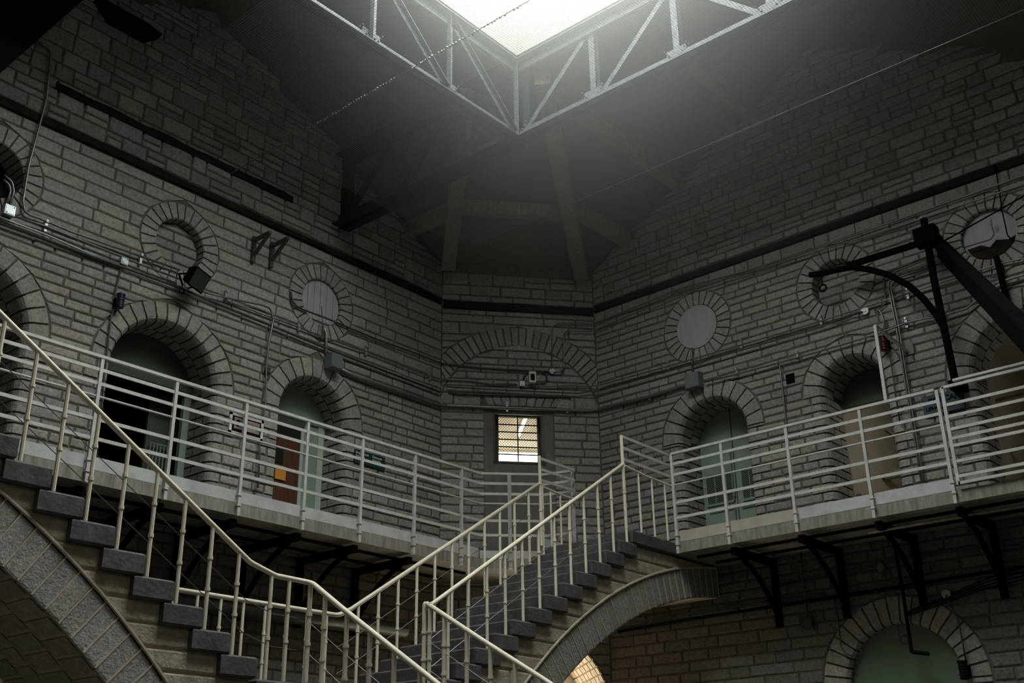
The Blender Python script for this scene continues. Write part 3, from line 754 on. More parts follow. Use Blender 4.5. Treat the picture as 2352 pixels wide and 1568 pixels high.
def flight(name, label, right):
    t_ = thing('staircase', label, 'stairs', ((9.5 if right else 4), 7.9, ZL))
    cu_ = CRu if right else CLu; s_ = -1 if right else 1
    for k in range(1, 14):
        mb = MB()
        if right: ragged_box(mb, ru(k), (ru(k)+.345 if k < 13 else UD-.01), VN, VF, tz(k)-RISE+.002, tz(k)-(.004 if k == 13 else 0))
        else: ragged_box(mb, lu(k)-.335, lu(k), VN, VF, tz(k)-RISE+.002, tz(k))
        obj('step', mb, STEP, t_)
    # arch ring
    mb = MB(); n = 52 if right else 40; zlo = G0; a_lo = math.asin((zlo-CZ_)/RI); a_hi = pi/2-(.076 if right else .0)
    if not right: a_hi = math.acos((2.2-cu_)/RI)
    for i in range(n):
        a0, a1 = a_lo+(a_hi-a_lo)*i/n, a_lo+(a_hi-a_lo)*(i+1)/n; g = .0011
        pt = lambda R, a: (cu_+s_*R*cos(a), CZ_+R*sin(a))
        q = [pt(RI, a0+g), pt(RO-.012, a0+g), pt(RO-.012, a1-g), pt(RI, a1-g)]
        if not right: q = q[::-1]
        stone(mb, FS, q, 1, .008, .003, tint(.9 if right else 1.1, .07, .03), .003)
        A_1, B_1 = pt(RI+.01, a1), pt(RO, a1); mb.beam(FS(*A_1, .006), FS(*B_1, .006), .012, .011, FS.N, 0)
    arc = [pt(RO, a_lo+(a_hi-a_lo)*k/30) for k in range(31)]; arci = [pt(RI+.005, a_lo+(a_hi-a_lo)*k/30) for k in range(31)]
    mb.tube([FS(x, z, .012) for x, z in arc], .015, 6, 0)
    vs = [V3((x, 7.27, z)) for x, z in arc+arci]; mb.add(vs, [(k, k+1, 31+k+1, 31+k) for k in range(30)], 0)
    obj('arch_ring', mb, [LMORTAR, STONE], t_)
    mb = MB()
    for (row, (y0, y1)) in enumerate(zip((7.28, 7.62, 7.98, 8.2), (7.612, 7.972, 8.192, 8.5))):
        for k in range(30):
            o = .5*(row % 2); b0, b1 = a_lo+(a_hi-a_lo)*min((k+o)/30, 1), a_lo+(a_hi-a_lo)*min((k+1+o)/30-.003, 1)
            if b1 <= b0: continue
            A, B = pt(RI-.004, b0+.003), pt(RI-.004, b1)
            mb.add([(A[0], y0, A[1]), (B[0], y0, B[1]), (B[0], y1, B[1]), (A[0], y1, A[1])], [(0, 1, 2, 3)], 1, tint(.9, .1, .04))
    vs = [V3((x, y, z)) for y in (7.28, 8.5) for x, z in arci]; mb.add(vs, [(k, k+1, 31+k+1, 31+k) for k in range(30)], 0)
    obj('vault', mb, [LMORTAR, TAN], t_)
    # spandrel masonry between ring and steps
    mb = MB(); top = []
    if right:
        top = [(6.91, G0), (6.91, ZL-.17), (ru(1)+.02, ZL-.17), (ru(1)+.02, tz(1)-.03)]
        for k in range(2, 14): top += [(ru(k)+.02, tz(k-1)-.03), (ru(k)+.02, tz(k)-.03)]
        top += [(UD-.02, tz(13)-.03), (UD-.02, DB-.04), (12.62, DB-.04), (12.62, CZ_+RO*.98)]
    else:
        top = [(6.24, G0), (6.24, ZL-.17), (lu(1)-.02, ZL-.17), (lu(1)-.02, tz(1)-.03)]
        for k in range(2, 14): top += [(lu(k)-.02, tz(k-1)-.03), (lu(k)-.02, tz(k)-.03)]
        top += [(2.2, tz(13)-.03)]
    low = [pt(RI+.02, a_hi+(a_lo-a_hi)*k/30) for k in range(31)]
    mb.prism([(x, 7.27, z) for x, z in top+low[:-1]], (0, 1.2, 0), 0)
    for k in range(-10, 15):
        zb = tz(k)-RISE; za = zb-RISE
        f = lambda z: sqrt(max(RO*RO-(z-CZ_)**2, 0)) if z-CZ_ < RO else 0
        if right:
            l = ru(max(k, 1)); ends = (cu_-f(za), cu_-f(zb))
            if k == 14: l = ru(13); zb = tz(13)-RISE-.0; continue
            if min(ends) > l+.06: course_fill(mb, FS, za, zb, (l, l), (min(ends[0], 12.6), min(ends[1], 12.6)), (.4, .75), (1.05, .1, .04), 1, 0, .012, .006)
        else:
            r_ = lu(max(k, 1)); ends = (cu_+f(za), cu_+f(zb))
            if k <= 13 and max(ends) < r_-.06: course_fill(mb, FS, za, zb, (max(ends[0], 2.3), max(ends[1], 2.3)), (r_, r_), (.4, .75), (1.0, .1, .04), 1, 0, .012, .006)
    obj('spandrel_wall', mb, [LMORTAR, TAN], t_)
    return t_
flight('staircase', 'upper left stone flight on a half arch, its dark step ends rising to the left', False)
flight('staircase', 'upper right stone flight on a half arch, rising to the right gallery', True)
lf = thing('staircase', 'lower stone flight coming down from the middle landing toward the viewer', 'stairs', (6.6, 6, G0))
mb = MB(); ragged_box(mb, lu(1)+.004, ru(1)-.004, VN, VF, ZL-.16, ZL); obj('landing_slab', mb, STEP, lf)
mb = MB(); mb.box((6.26, VN+.09, G0), (.63, 0, 0), (0, VF-VN-.12, 0), (0, 0, ZL-.16-G0)); obj('landing_pier', mb, TAN, lf)
for k in range(1, 16):
    mb = MB(); z = ZL-RISE*k; y1 = VN-.004-.27*(k-1); ragged_box(mb, 5.84, 7.37, y1-.37 if k < 15 else y1-.27, y1, z-RISE, z); obj('step', mb, STEP, lf)
mb = MB(); mb.prism([(5.90, VN-.0, ZL-.33), (5.90, VN, G0), (5.90, VN-.27*15, G0), (5.90, VN-.27*15, G0+.02)], (1.4, 0, 0)); obj('flight_base', mb, TAN, lf)

# ------------------------------------------------------------------ stair railings
def lerp_path(path, key, val):
    for a, b in zip(path, path[1:]):
        lo, hi = sorted((a[key], b[key]))
        if lo-1e-6 <= val <= hi+1e-6 and hi-lo > 1e-9:
            t = (val-a[key])/(b[key]-a[key]); return a.lerp(b, t)
    return path[-1] if abs(path[-1][key]-val) < abs(path[0][key]-val) else path[0]
def stair_rail(label, rail, balus, wires=(), extra=None, hr=.022):
    t_ = thing('stair_railing', label, 'railing', balus[0][:3])
    mb = MB(); mb.tube(rail, hr, 8, fillet=.22); obj('handrail', mb, WHITE, t_, smooth=True)
    for b in balus:
        # b: base point; b.w top
        base, top, rr_ = V3(b[:3])+V3z*.002, b[3], (b[4] if len(b) > 4 else .016)
        mb = MB(); tp = V3((base.x, base.y, top)); mb.tube([base, tp], rr_, 8)
        L = top-base.z
        for f in (.38, .68): mb.tube([base+V3z*(L*f-.012), base+V3z*(L*f+.012)], rr_*1.35, 8)
        obj('baluster', mb, WHITE, t_)
    for w in wires:
        mb = MB(); mb.tube(w, .0035, 5); obj('wire', mb, GALV, t_)
    return t_
P = lambda *a: V3(a)
def off(path, dz): return [p-V3z*dz for p in path]
# near rail of the left flight, landing and lower flight's left side
up = [P(2.15, VN+.03, 3.85), P(3.174, VN+.03, 3.215), P(5.34, VN+.03, 1.885), P(5.60, VN+.03, 1.815), P(5.86, VN+.03, 1.81)]
dn = [P(5.919, VN-.04, 1.79), P(5.919, 6.79, 1.548), P(5.919, 5.753, .898), P(5.919, 3.2, -.69)]
bal = []
for k in range(1, 13):
    x = lu(k)-.225; bal.append((x, VN+.03, tz(k), lerp_path(up, 0, x).z))
for x in (5.56, 5.74): bal.append((x, VN+.03, ZL, lerp_path(up, 0, x).z))
bal.append((5.919, VN-.02, ZL, 1.79, .02))
for k in range(1, 14):
    y = VN-.27*k+.06; bal.append((5.919, y, ZL-RISE*k, lerp_path(dn, 1, y).z, .019))
stair_rail('cream pipe railing down the left flight, level at the landing, then down the lower flight', up+dn, bal,
           [off(up, .30), off(up, .55), off(dn, .32), off(dn, .56)])
# right side of the lower flight and near rail of the right flight
upR = [P(7.285, VN+.03, 1.80), P(7.37, VN+.03, 1.80), P(10.567, VN+.03, 3.832)]
dnR = [P(7.285, VN, 1.80), P(7.285, 6.568, 1.428), P(7.285, 5.841, 1.013), P(7.285, 3.2, -.6)]
bal = [(7.285, VN+.03, ZL, 1.80, .02), (7.36, VN+.03, ZL, 1.80)]
for k in range(1, 13):
    x = ru(k)+.19; bal.append((x, VN+.03, tz(k), lerp_path(upR, 0, x).z))
bal.append((10.567, VN+.03, DT, 4.19, .02))
stair_rail('cream pipe railing up the near side of the right flight', upR, bal, [off(upR, .30), off(upR, .55)])
bal = [(7.285, VN-.04, ZL, 1.80, .018)]
for k in range(1, 14):
    y = VN-.27*k+.05; bal.append((7.285, y, ZL-RISE*k, lerp_path(dnR, 1, y).z, .019))
stair_rail('cream pipe railing down the right side of the lower flight', dnR, bal, [off(dnR, .32), off(dnR, .56)])
# far side: landing back rail and far rail of the right flight
bkR = [P(5.05, VF-.04, 1.86), P(7.34, VF-.04, 1.85), P(7.50, VF-.04, 1.93), P(10.50, VF-.04, 3.82)]
bal = [(5.48+.245*i, VF-.04, ZL, lerp_path(bkR, 0, 5.48+.245*i).z, .014) for i in range(8)]
for k in range(1, 13):
    x = ru(k)+.19; bal.append((x, VF-.04, tz(k), lerp_path(bkR, 0, x).z))
bal.append((10.53, VF-.04, DT, 4.19, .02))
stair_rail('railing along the back of the landing and up the far side of the right flight', bkR, bal, [off(bkR[1:], .30), off(bkR[1:], .55)])
# short level railings beside the top of the right flight
for y, x0, x1, lb in ((VN+.01, 10.567, UD, 'short three bar railing from the stair top post to the right gallery railing'), (VF-.02, 10.56, 11.27, 'short three bar railing from the far stair post to the corner gallery railing')):
    t_ = thing('landing_railing', lb, 'railing', (x0, y, DT))
    for z in (4.17, 4.03, 3.89):
        mb = MB(); mb.beam((x0, y, z), (x1, y, z), .012, .034); obj('rail', mb, GREYP, t_)
    mb = MB(); mb.tube([(x0, y, 3.81), (x0+.5, y, 3.775), (x1, y, 3.77)], .016, 8); obj('handrail', mb, WHITE, t_)
    n = 3
    for i in range(n):
        x = x0+(x1-x0)*(i+1)/(n+.6); mb = MB(); mb.tube([(x, y, DT), (x, y, 3.78)], .013, 8); obj('baluster', mb, WHITE, t_)
mb = MB(); mb.box((10.62, VF-.02, DT+.0), (.6, 0, 0), (0, .012, 0), (0, 0, .1)); obj('kick_plate', mb, TOEW, t_)

# ------------------------------------------------------------------ doors and what is in the arches
def fan(F, op, d, z0, r=None, seg=20):
    r = r or op['r']+.02
    P_ = [(op['cx']+r*cos(pi*i/seg), op['zs']+r*sin(pi*i/seg)) for i in range(seg+1)]
    return [F(x, z, -d) for x, z in [(op['cx']+r, z0)]+P_+[(op['cx']-r, z0)]]
def slab(name, F, poly, m, parent, t=.04, **kw):
    mb = MB(); mb.prism(poly, F.N*-t); return obj(name, mb, m, parent, **kw)
def rect(F, x0, x1, z0, z1, d): return [F(x0, z0, -d), F(x1, z0, -d), F(x1, z1, -d), F(x0, z1, -d)]
def roomboxed(F, cx, w, dep, front, m, z1=5.6, z0=DT, name='wall_room'):
    mb = MB(); room(mb, F, cx-w, cx+w, z0, z1, front, dep); return obj(name, mb, m, kind='structure')
oA, oB, oCc = opsL[0], opsL[1], opsL[2]; rA, rB, rC, rD = opsR[0], opsR[1], opsR[2], opsR[3]
D = lambda n, lb, F, op, d: thing(f'door_{n}', lb, 'door', F(op['cx'], op['zb'], -d), kind='structure')
d0_ = D(1, 'dark arched doorway at the left edge of the gallery', FL, oA, .5)
slab('panel', FL, fan(FL, oA, .5, DT), DGREEN, d0_)
# large left doorway
d1_ = D(2, 'large arched doorway on the left gallery with a green panel over a dark opening', FL, oB, .45)
slab('fan_panel', FL, fan(FL, oB, .45, 4.80), DGREEN, d1_)
mb = MB(); mb.box(FL(5.74, 4.71, -.47), (1.36, 0, 0), V3z*.09, (0, -.05, 0)); obj('lintel', mb, DGREEN, d1_)
mb = MB(); mb.box(FL(7.02, DT, -.47), (.10, 0, 0), V3z*1.66, (0, .06, 0)); obj('jamb', mb, GREENP, d1_)
dl_ = slab('door_leaf', FL, rect(FL, 6.74, 7.20, DT, 4.72, .75), DGREEN, d1_)
mb = MB()
for i in range(6): mb.tube([FL(6.78+i*.045, 3.30, -.70), FL(6.78+i*.045, 4.10, -.70)], .007, 6)
mb.tube([FL(6.77, 4.10, -.70), FL(7.02, 4.10, -.70)], .008, 6)
obj('bar_grille', mb, GREENP, d1_)
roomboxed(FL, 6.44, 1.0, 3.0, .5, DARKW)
# small left doorway
d2_ = D(3, 'small arched doorway on the left gallery with a brown wooden door', FL, oCc, .42)
slab('fan_panel', FL, fan(FL, oCc, .40, 4.78), GREENP, d2_)
mb = MB(); mb.box(FL(8.06, 4.69, -.40), (.72, 0, 0), V3z*.10, (0, .03, 0)); obj('lintel', mb, DGREEN, d2_)
slab('door_leaf', FL, rect(FL, 8.06, 8.76, DT, 4.5, .44), BROWN, d2_)
slab('transom_glass', FL, rect(FL, 8.06, 8.76, 4.5, 4.69, .44), GLASSD, d2_)
slab('door_window', FL, rect(FL, 8.30, 8.50, 4.16, 4.36, .432), GLASSD, d2_, t=.02)
mb = MB(); mb.box(FL(8.76, DT, -.43), (.05, 0, 0), V3z*1.64, (0, .03, 0)); obj('jamb', mb, PGREEN, d2_)
slab('grey_panel', FL, rect(FL, 8.81, 9.03, DT, 4.79, .43), GREENP, d2_)
slab('side_panel', FL, rect(FL, 9.03, 9.16, DT, 4.79, .41), PGREEN, d2_, label='pale green side panel')
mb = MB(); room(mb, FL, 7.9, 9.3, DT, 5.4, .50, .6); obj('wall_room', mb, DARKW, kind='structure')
nx0, nz1 = FL.px(634, 1066, -.42); nx1, nz0 = FL.px(656, 1104, -.42)
nt = thing('paper_notice', 'orange paper notice on the brown wooden door', 'notice', FL((nx0+nx1)/2, nz0, -.425))
slab('sheet', FL, rect(FL, nx0, nx1, nz0, nz1, .424), ORANGE, nt, t=.004)
# right small door: two green leaves with mesh windows
d3_ = D(4, 'pale green arched double door with wire mesh windows on the right gallery', FR, rA, .5)
split = 7.19
def clip_fan(F, op, d, x0, x1, z0):
    r = op['r']+.02; n = 14; P_ = [F(x0, z0, -d), F(x1, z0, -d)]
    for i in range(n+1):
        x = x1+(x0-x1)*i/n; P_.append(F(x, op['zs']+sqrt(max(r*r-(x-op['cx'])**2, 0)), -d))
    return P_
la = slab('door_leaf', FR, clip_fan(FR, rA, .5, split+.006, rA['cx']+rA['r'], DT), GREENP, d3_)
lb_ = slab('door_leaf', FR, clip_fan(FR, rA, .515, rA['cx']-rA['r'], split-.006, DT), GREENP, d3_)
def mesh_screen(F, x0, x1, z0, z1, d, parent):
    mb = MB(); slabp = rect(F, x0, x1, z0, z1, d+.004); mb.prism(slabp, F.N*.006, 1)
    step = .05; W2, H2 = x1-x0, z1-z0; 
    for sg in (1, -1):
        k = -H2
        while k < W2:
            a0, a1 = max(0, -k), min(H2, W2-k)
            if a1 > a0+.01:
                p, q = (k+a0, a0), (k+a1, a1)
                if sg < 0: p, q = (W2-p[0], p[1]), (W2-q[0], q[1])
                mb.tube([F(x0+p[0], z0+p[1], -d+.008), F(x0+q[0], z0+q[1], -d+.008)], .0028, 4, cap=False)
            k += step*.62
    nb2 = max(2, int(W2/.11))
    for i in range(nb2+1): x = x0+W2*i/nb2; mb.tube([F(x, z0, -d+.012), F(x, z1, -d+.012)], .006, 5)
    mb.box(F(x0-.01, z0-.03, -d), F.X*(W2+.02), V3z*.03, F.N*.02)
    obj('mesh_window', mb, [GREENP, GLASSD], parent)
mesh_screen(FR, split+.05, split+.45, 3.91, 4.32, .5, d3_)
mesh_screen(FR, rA['cx']-rA['r']+.05, split-.09, 3.90, 4.31, .515, d3_)
mb = MB(); mb.tube([FR(split+.03, 4.6, -.47), FR(split+.03, 3.9, -.47)], .009, 6); mb.tube([FR(split+.03, 3.85, -.47), FR(split+.03, 3.45, -.47)], .009, 6); mb.box(FR(split+.01, 3.95, -.50), V3((0, .04, 0)), V3z*.09, FR.N*.03); obj('bolt', mb, GREYB, d3_)
for x0, x1 in ((split+.06, split+.44), (rA['cx']-.44, split-.06)):
    mb = MB()
    for z in (3.30, 3.78): mb.box(FR(x0, z, -.5), V3((0, x1-x0, 0)), V3z*.012, FR.N*.006)
    obj('moulding', mb, DGREEN, d3_)
# second right arch: green fan over a beige room
d4_ = D(5, 'narrow arched opening on the right gallery with a dark green panel over a beige room', FR, rB, .55)
slab('fan_panel', FR, fan(FR, rB, .55, 4.87, .43), DGREEN, d4_)
mb = MB(); mb.box(FR(4.74, 4.81, -.57), (0, .86, 0), V3z*.06, (-.05, 0, 0)); obj('lintel', mb, DGREEN, d4_)
mb = MB(); mb.box(FR(5.50, DT, -.60), (0, .05, 0), V3z*.62, (-.05, 0, 0)); mb.box(FR(5.42, DT, -.75), (0, .03, 0), V3z*.6, (-.05, 0, 0)); obj('jamb', mb, DGREEN, d4_)
roomboxed(FR, 5.0, .85, 3.4, .6, BEIGE)
mb = MB(); mb.box(FR(5.28, DT, -1.2), (0, .45, 0), V3z*.78, (.05, 0, 0)); obj('wall_room_partition', mb, PINKW, kind='structure')
mb = MB(); mb.box(FR(4.2, 4.28, -2.2), (0, 1.6, 0), V3z*.10, (.12, 0, 0)); mb.box(FR(4.2, 3.72, -1.7), (0, 1.6, 0), V3z*.05, (.05, 0, 0)); mb.tube([FR(5.3, 4.62, -1.2), FR(4.75, 4.05, -1.2), FR(4.55, 3.95, -1.2)], .02); obj('room_beam', mb, BEIGE, d4_)
# big right arch
d5_ = D(6, 'large arched opening at the right edge with a dim cream room behind', FR, rC, .5)
mb = MB(); mb.box(FR(2.4, 4.7, -1.3), (0, 1.5, 0), V3z*.04, (.05, 0, 0)); mb.box(FR(3.42, 4.75, -1.3), (0, .04, 0), V3z*.5, (.05, 0, 0)); mb.box(FR(2.5, 4.2, -1.8), (0, 1.4, 0), V3z*.05, (.05, 0, 0)); mb.tube([FR(3.6, 3.6, -1.1), FR(3.1, 3.35, -1.1), FR(2.9, 3.1, -1.1)], .02); obj('room_beam', mb, BEIGE, d5_)
roomboxed(FR, 3.0, 1.0, 3.2, .5, BEIGE)
# lower right arch
d6_ = D(7, 'tall pale green arched door on the ground floor under the right gallery', FR, rD, .14)
slab('panel', FR, fan(FR, rD, .13, G0), mat('sage_paint', (.17, .24, .18), .6, noise=.12, nscale=3), d6_)
mb = MB(); x, z = FR.px(2077, 1465, -.13)
for (x0, x1, z0, z1) in ((x-.05, x+.05, z+.02, z+.16),): 
    for q in ((x0, x1, z0, z0+.008), (x0, x1, z1, z1+.008), (x0, x0+.008, z0, z1), (x1, x1+.008, z0, z1)): mb.box(FR(q[0], q[2], -.13), V3((0, q[1]-q[0], 0)), V3z*(q[3]-q[2]), FR.N*.006)
mb.tube([FR(x+.05*cos(a), z-.02+.05*sin(a), -.126) for a in [2*pi*k/20 for k in range(21)]], .004, 5)
obj('door_plate', mb, DGREEN, d6_)
for nm, loc, e, c in (('room_lamp', FR(4.6, 4.5, -1.5), 10, (1, .95, .86)), ('room_lamp', FR(2.6, 4.4, -1.5), 4, (1, .95, .85)), ('room_lamp', FL(6.3, 4.2, -1.6), .6, (1, .8, .5))):
    l_ = bpy.data.lights.new(nm, 'POINT'); l_.energy = e; l_.color = c; l_.shadow_soft_size = .15; o_ = bpy.data.objects.new(nm, l_); COL.objects.link(o_); o_.location = loc+V3((0, 0, H))

# round openings -------------------------------------------------------------
def cover(F, op, d, m, label, boards=0, r=None):
    t_ = thing('round_shutter', label, 'shutter', F(op['cx'], op['cz']-.3, -d)); r = r or op['r']-.004
    if boards:
        mb = MB()
        for i in range(boards):
            x0, x1 = -r+2*r*i/boards, -r+2*r*(i+1)/boards; g = .003
            xs = [x0+g+(x1-x0-2*g)*k/5 for k in range(6)]
            poly = [F(op['cx']+x, op['cz']+hw(r, x), -d) for x in xs]+[F(op['cx']+x, op['cz']-hw(r, x), -d) for x in reversed(xs)]
            mb.prism(poly, F.N*-.02)
        mb.disc(F(op['cx'], op['cz'], -d-.03), F.N, r, .012, 40)
        obj('boards', mb, m, t_)
    else:
        mb = MB(); mb.disc(F(op['cx'], op['cz'], -d-.02), F.N, r, .02, 48); obj('disc', mb, m, t_)
    return t_
cover(FL, opsL[5], .03, SHUT, 'grey boarded round shutter on the left wall with a steel pipe below it', 6)
cover(FR, opsR[4], -.015, SHUT, 'plain pale grey round shutter on the right wall nearest the corner')
tE = cover(FR, opsR[6], .06, SHUT, 'grey round shutter broken at the bottom, at the right edge')
x, z = opsR[6]['cx'], opsR[6]['cz']
mb = MB(); P_ = [(x+.30*cos(a), z+.31*sin(a)) for a in [radians(200+k*14) for k in range(11)]]
P_ = [P_[0]]+P_+[(x+.12, z-.10), (x+.02, z-.16), (x-.06, z-.09), (x-.2, z-.13)]
mb.prism([FR(a, b, -.04) for a, b in P_[1:]], FR.N*.015); obj('broken_hole', mb, BAND, tE, 'dark broken lower part')
t_ = thing('round_window', 'dark round window in the left wall at the edge of the photo', 'window', FL(4.17, 6.0, -.3))
mb = MB(); mb.disc(FL(4.17, 6.315, -.32), FL.N, .34, .02, 40); obj('pane', mb, GLASSD, t_)

# ------------------------------------------------------------------ conduits and boxes
PIPES = []
def pipe(label, segs, r=.012, m=GALV, name='conduit', clips=(), fillet=.07, closed=False):
    PIPES.append(name); d_ = .013*(len(PIPES) % 3) if len(segs) > 2 else 0
    pts = [F.at(x, y, d+d_) for (F, d, x, y) in segs]
    if segs[-1][2] >= 2400: pts.append(pts[-1]+(pts[-1]-pts[-2]).normalized()*1.2)
    mb = MB(); mb.tube(pts, r, 8, fillet=fillet)
    if not clips: return obj(name, mb, m, label=label, cat='pipe', smooth=True)
    t_ = thing(name, label, 'pipe', pts[0]); obj('tube', mb, m, t_, smooth=True)
    for F, x, y in clips:
        c = F.at(x, y, .02); mb = MB(); mb.box(c-F.X*.015-V3z*.05, F.X*.03, V3z*.11, F.N*.035); mb.box(c-F.X*.012+V3z*.055, F.X*.024, V3z*.03, F.N*.05)
        obj('pipe_clip', mb, CAST, t_)
    return t_
def seg(F, d, *xy): return [(F, d, x, y) for x, y in xy]
def wbox(name, label, F, x, y, w, h, d, m=GREYB, off_=0, cat='box'):
    c = F.at(x, y, .02+off_); t_ = thing(name, label, cat, c-V3z*h/2)
    mb = MB(); mb.box(c-F.X*w/2-V3z*h/2, F.X*w, V3z*h, F.N*d); obj('case', mb, m, t_)
    mb = MB(); mb.box(c-F.X*(w/2-.008)-V3z*(h/2-.008)+F.N*d, F.X*(w-.016), V3z*(h-.016), F.N*.006); 
    mb.ball(c+F.X*(w/2-.02)+V3z*(h/2-.02)+F.N*(d+.008), .006); mb.ball(c-F.X*(w/2-.02)-V3z*(h/2-.02)+F.N*(d+.008), .006)
    obj('lid', mb, m, t_)
    return t_
L_ = lambda *xy: seg(FL, .045, *xy)
R_ = lambda *xy: seg(FR, .045, *xy)
C_ = lambda *xy: seg(FC, .04, *xy)
pipe('tall steel conduit rising up the left wall past the cut off round window', L_((88, 97), (112, 108), (117, 123), (107, 227), (67, 377), (53, 460), (56, 484), (69, 494), (91, 501), (161, 531), (264, 567), (413, 620)), .014)
pipe('bright steel conduit from the left edge box to the floodlight', L_((26, 494), (104, 519), (298, 596), (320, 606), (413, 641)), .012, GALV, clips=[(FL, 102, 524), (FL, 320, 600)])
pipe('lowest bright conduit on the left wall, ending at the box above the large arch', L_((-20, 491), (42, 515), (101, 537), (207, 583), (274, 606)), .012, CAST)
pipe('pair leader conduit curving up out of the box at the left edge', L_((12, 478), (24, 440), (22, 425), (8, 412)), .013)
pipe('second conduit curving up out of the box at the left edge', L_((20, 480), (32, 440), (28, 418), (10, 402)), .013)
wbox('junction_box', 'bright metal junction box at the left edge of the photo', FL, 16, 487, .11, .11, .07, CAST)
wbox('junction_box', 'metal junction box with a conduit dropping toward the large arch', FL, 280, 603, .085, .085, .06, CAST)
pipe('thin conduit dropping from the junction box past the large arch to the gallery', L_((279, 612), (264, 677), (265, 700), (255, 727), (247, 798), (240, 860), (222, 1050)), .010, DGALV)
pipe('long dark pipe along the whole left wall, above the arches', L_((-20, 505), (298, 619), (400, 656), (783, 813), (1010, 900)), .016, DGALV)
pipe('conduit from the floodlight that drops down beside the framed sign', L_((467, 670), (517, 683), (600, 700), (622, 708), (628, 736), (618, 783), (612, 843), (610, 923), (597, 1023), (592, 1120)), .012, GALV, clips=[(FL, 516, 682)])
pipe('conduit along the left wall from the floodlight to the corner wall', L_((517, 689), (683, 750), (733, 770), (784, 788), (837, 806), (984, 863), (1008, 871))+C_((1022, 871), (1084, 874), (1125, 881), (1188, 883)), .012, GALV, clips=[(FL, 684, 752), (FL, 838, 808), (FL, 985, 866)])
wbox('junction_box', 'small dark switch box on the conduit beside the small left arch', FL, 612, 853, .06, .085, .05, DGALV)
wbox('junction_box', 'large grey box under the boarded round shutter', FL, 757, 835, .19, .20, .15, GREYB)
pipe('short bright pipe rising from the large grey box to the boarded shutter', L_((749, 812), (750, 765), (744, 752)), .017, CAST)
pipe('thin drop wire hanging from the hole in the boarded shutter', L_((738, 703), (741, 740), (740, 770)), .007, DGALV)
pipe('slack cable across the boarded shutter, running on to the corner', L_((668, 670), (672, 692), (682, 704), (699, 712), (740, 727), (777, 742), (860, 777), (960, 813), (1008, 832))+C_((1018, 835), (1098, 844), (1212, 851), (1262, 853)), .013, DGALV)
pipe('large conduit along the foot of the arch in the corner wall, on both side walls', L_((784, 848), (832, 872), (877, 886), (987, 923), (1010, 930))+C_((1026, 931), (1144, 936), (1347, 943))+R_((1372, 940), (1494, 910), (1567, 886), (1590, 882)), .026, GALV, clips=[(FC, 1164, 938), (FC, 1302, 942), (FR, 1494, 912)])
pipe('bright conduit from the right grey box to the right edge, rising over the big arch', R_((1618, 877), (1695, 858), (1835, 820), (2005, 770), (2083, 741), (2128, 730), (2168, 725), (2221, 708), (2251, 683), (2285, 651), (2352, 631), (2400, 618)), .014, GALV, clips=[(FR, 1695, 860), (FR, 1834, 822), (FR, 2084, 745)])
wbox('junction_box', 'grey box under the plain round shutter on the right wall', FR, 1600, 878, .22, .22, .13, GREYB)
pipe('short steel pipe from the plain round shutter down to the grey box', R_((1589, 798), (1588, 815), (1592, 862)), .015, GALV)
pipe('conduit across the corner wall from the small camera to the right wall and along it', C_((1206, 885), (1258, 887), (1300, 885), (1355, 887))+R_((1385, 882), (1537, 840), (1568, 831), (1705, 791), (1888, 736), (2086, 673), (2298, 605), (2352, 593), (2400, 580)), .011, GALV, clips=[(FR, 1537, 842), (FR, 1705, 793), (FR, 1888, 739), (FR, 2087, 679), (FR, 2299, 610)])
pipe('thin conduit low on the corner wall running to the round plate on the right wall', C_((1024, 888), (1167, 896), (1327, 903), (1352, 899))+R_((1378, 897), (1568, 843), (1888, 750), (1951, 723), (1981, 716)), .010, DGALV)
pipe('thick bar across the corner wall above the window', C_((1030, 899), (1052, 904), (1304, 911), (1312, 915)), .017, DGALV)
pipe('upper of two conduits bending from the round corner plate onto the right wall', C_((1267, 848), (1267.6, 763), (1270, 749), (1281, 742), (1350, 743))+R_((1368, 742), (1568, 661), (1761, 610), (2011, 523), (2352, 403), (2400, 386)), .011, GALV)
pipe('lower of two conduits bending from the round corner plate onto the right wall', C_((1272, 855), (1288, 853), (1296, 841), (1294, 770), (1300, 760), (1350, 760))+R_((1368, 758), (1568, 671), (2055, 523), (2352, 423), (2400, 407)), .011, GALV)
def plate(label, F, x, y, r=.045):
    t_ = obj('round_plate', (lambda mb: (mb.disc(F.at(x, y, .03), F.N, r, .03, 20), mb.ball(F.at(x, y, .062), .008), mb)[2])(MB()), CAST, label=label, cat='box')
    return t_
plate('round metal junction plate on the corner wall where the conduits meet', FC, 1267.6, 853)
plate('round metal junction plate on the right wall below the blind round recess', FR, 1988, 715, .05)
wbox('junction_box', 'small square metal box beside the wall camera', FC, 1198.5, 883, .075, .08, .05, CAST)
cm = thing('wall_camera', 'small cream box with a dark window on the corner wall above the window', 'camera', FC.at(1221, 882, .05))
c = FC.at(1221, 870, .03)
mb = MB(); mb.box(c-CX*.05-V3z*.085, CX*.10, V3z*.17, CN*.09); obj('case', mb, CREAMW, cm)
mb = MB(); mb.box(c-CX*.03-V3z*.055+CN*.09, CX*.06, V3z*.10, CN*.004); obj('dark_pane', mb, BLACK, cm)
pipe('looped flexible cable over the wall camera', C_((1200, 878), (1203, 865), (1212, 854), (1228, 851), (1245, 852), (1255, 860), (1256, 870), (1250, 879), (1238, 881), (1228, 879)), .012, DGALV, name='cable', fillet=.03)
pipe('left of two tall steel conduits dropping down the right wall', R_((2138, 612), (2056, 639), (2041, 646), (2041, 660), (2046, 689), (2058, 747), (2076, 861), (2106, 1043), (2116, 1105)), .012, GALV)
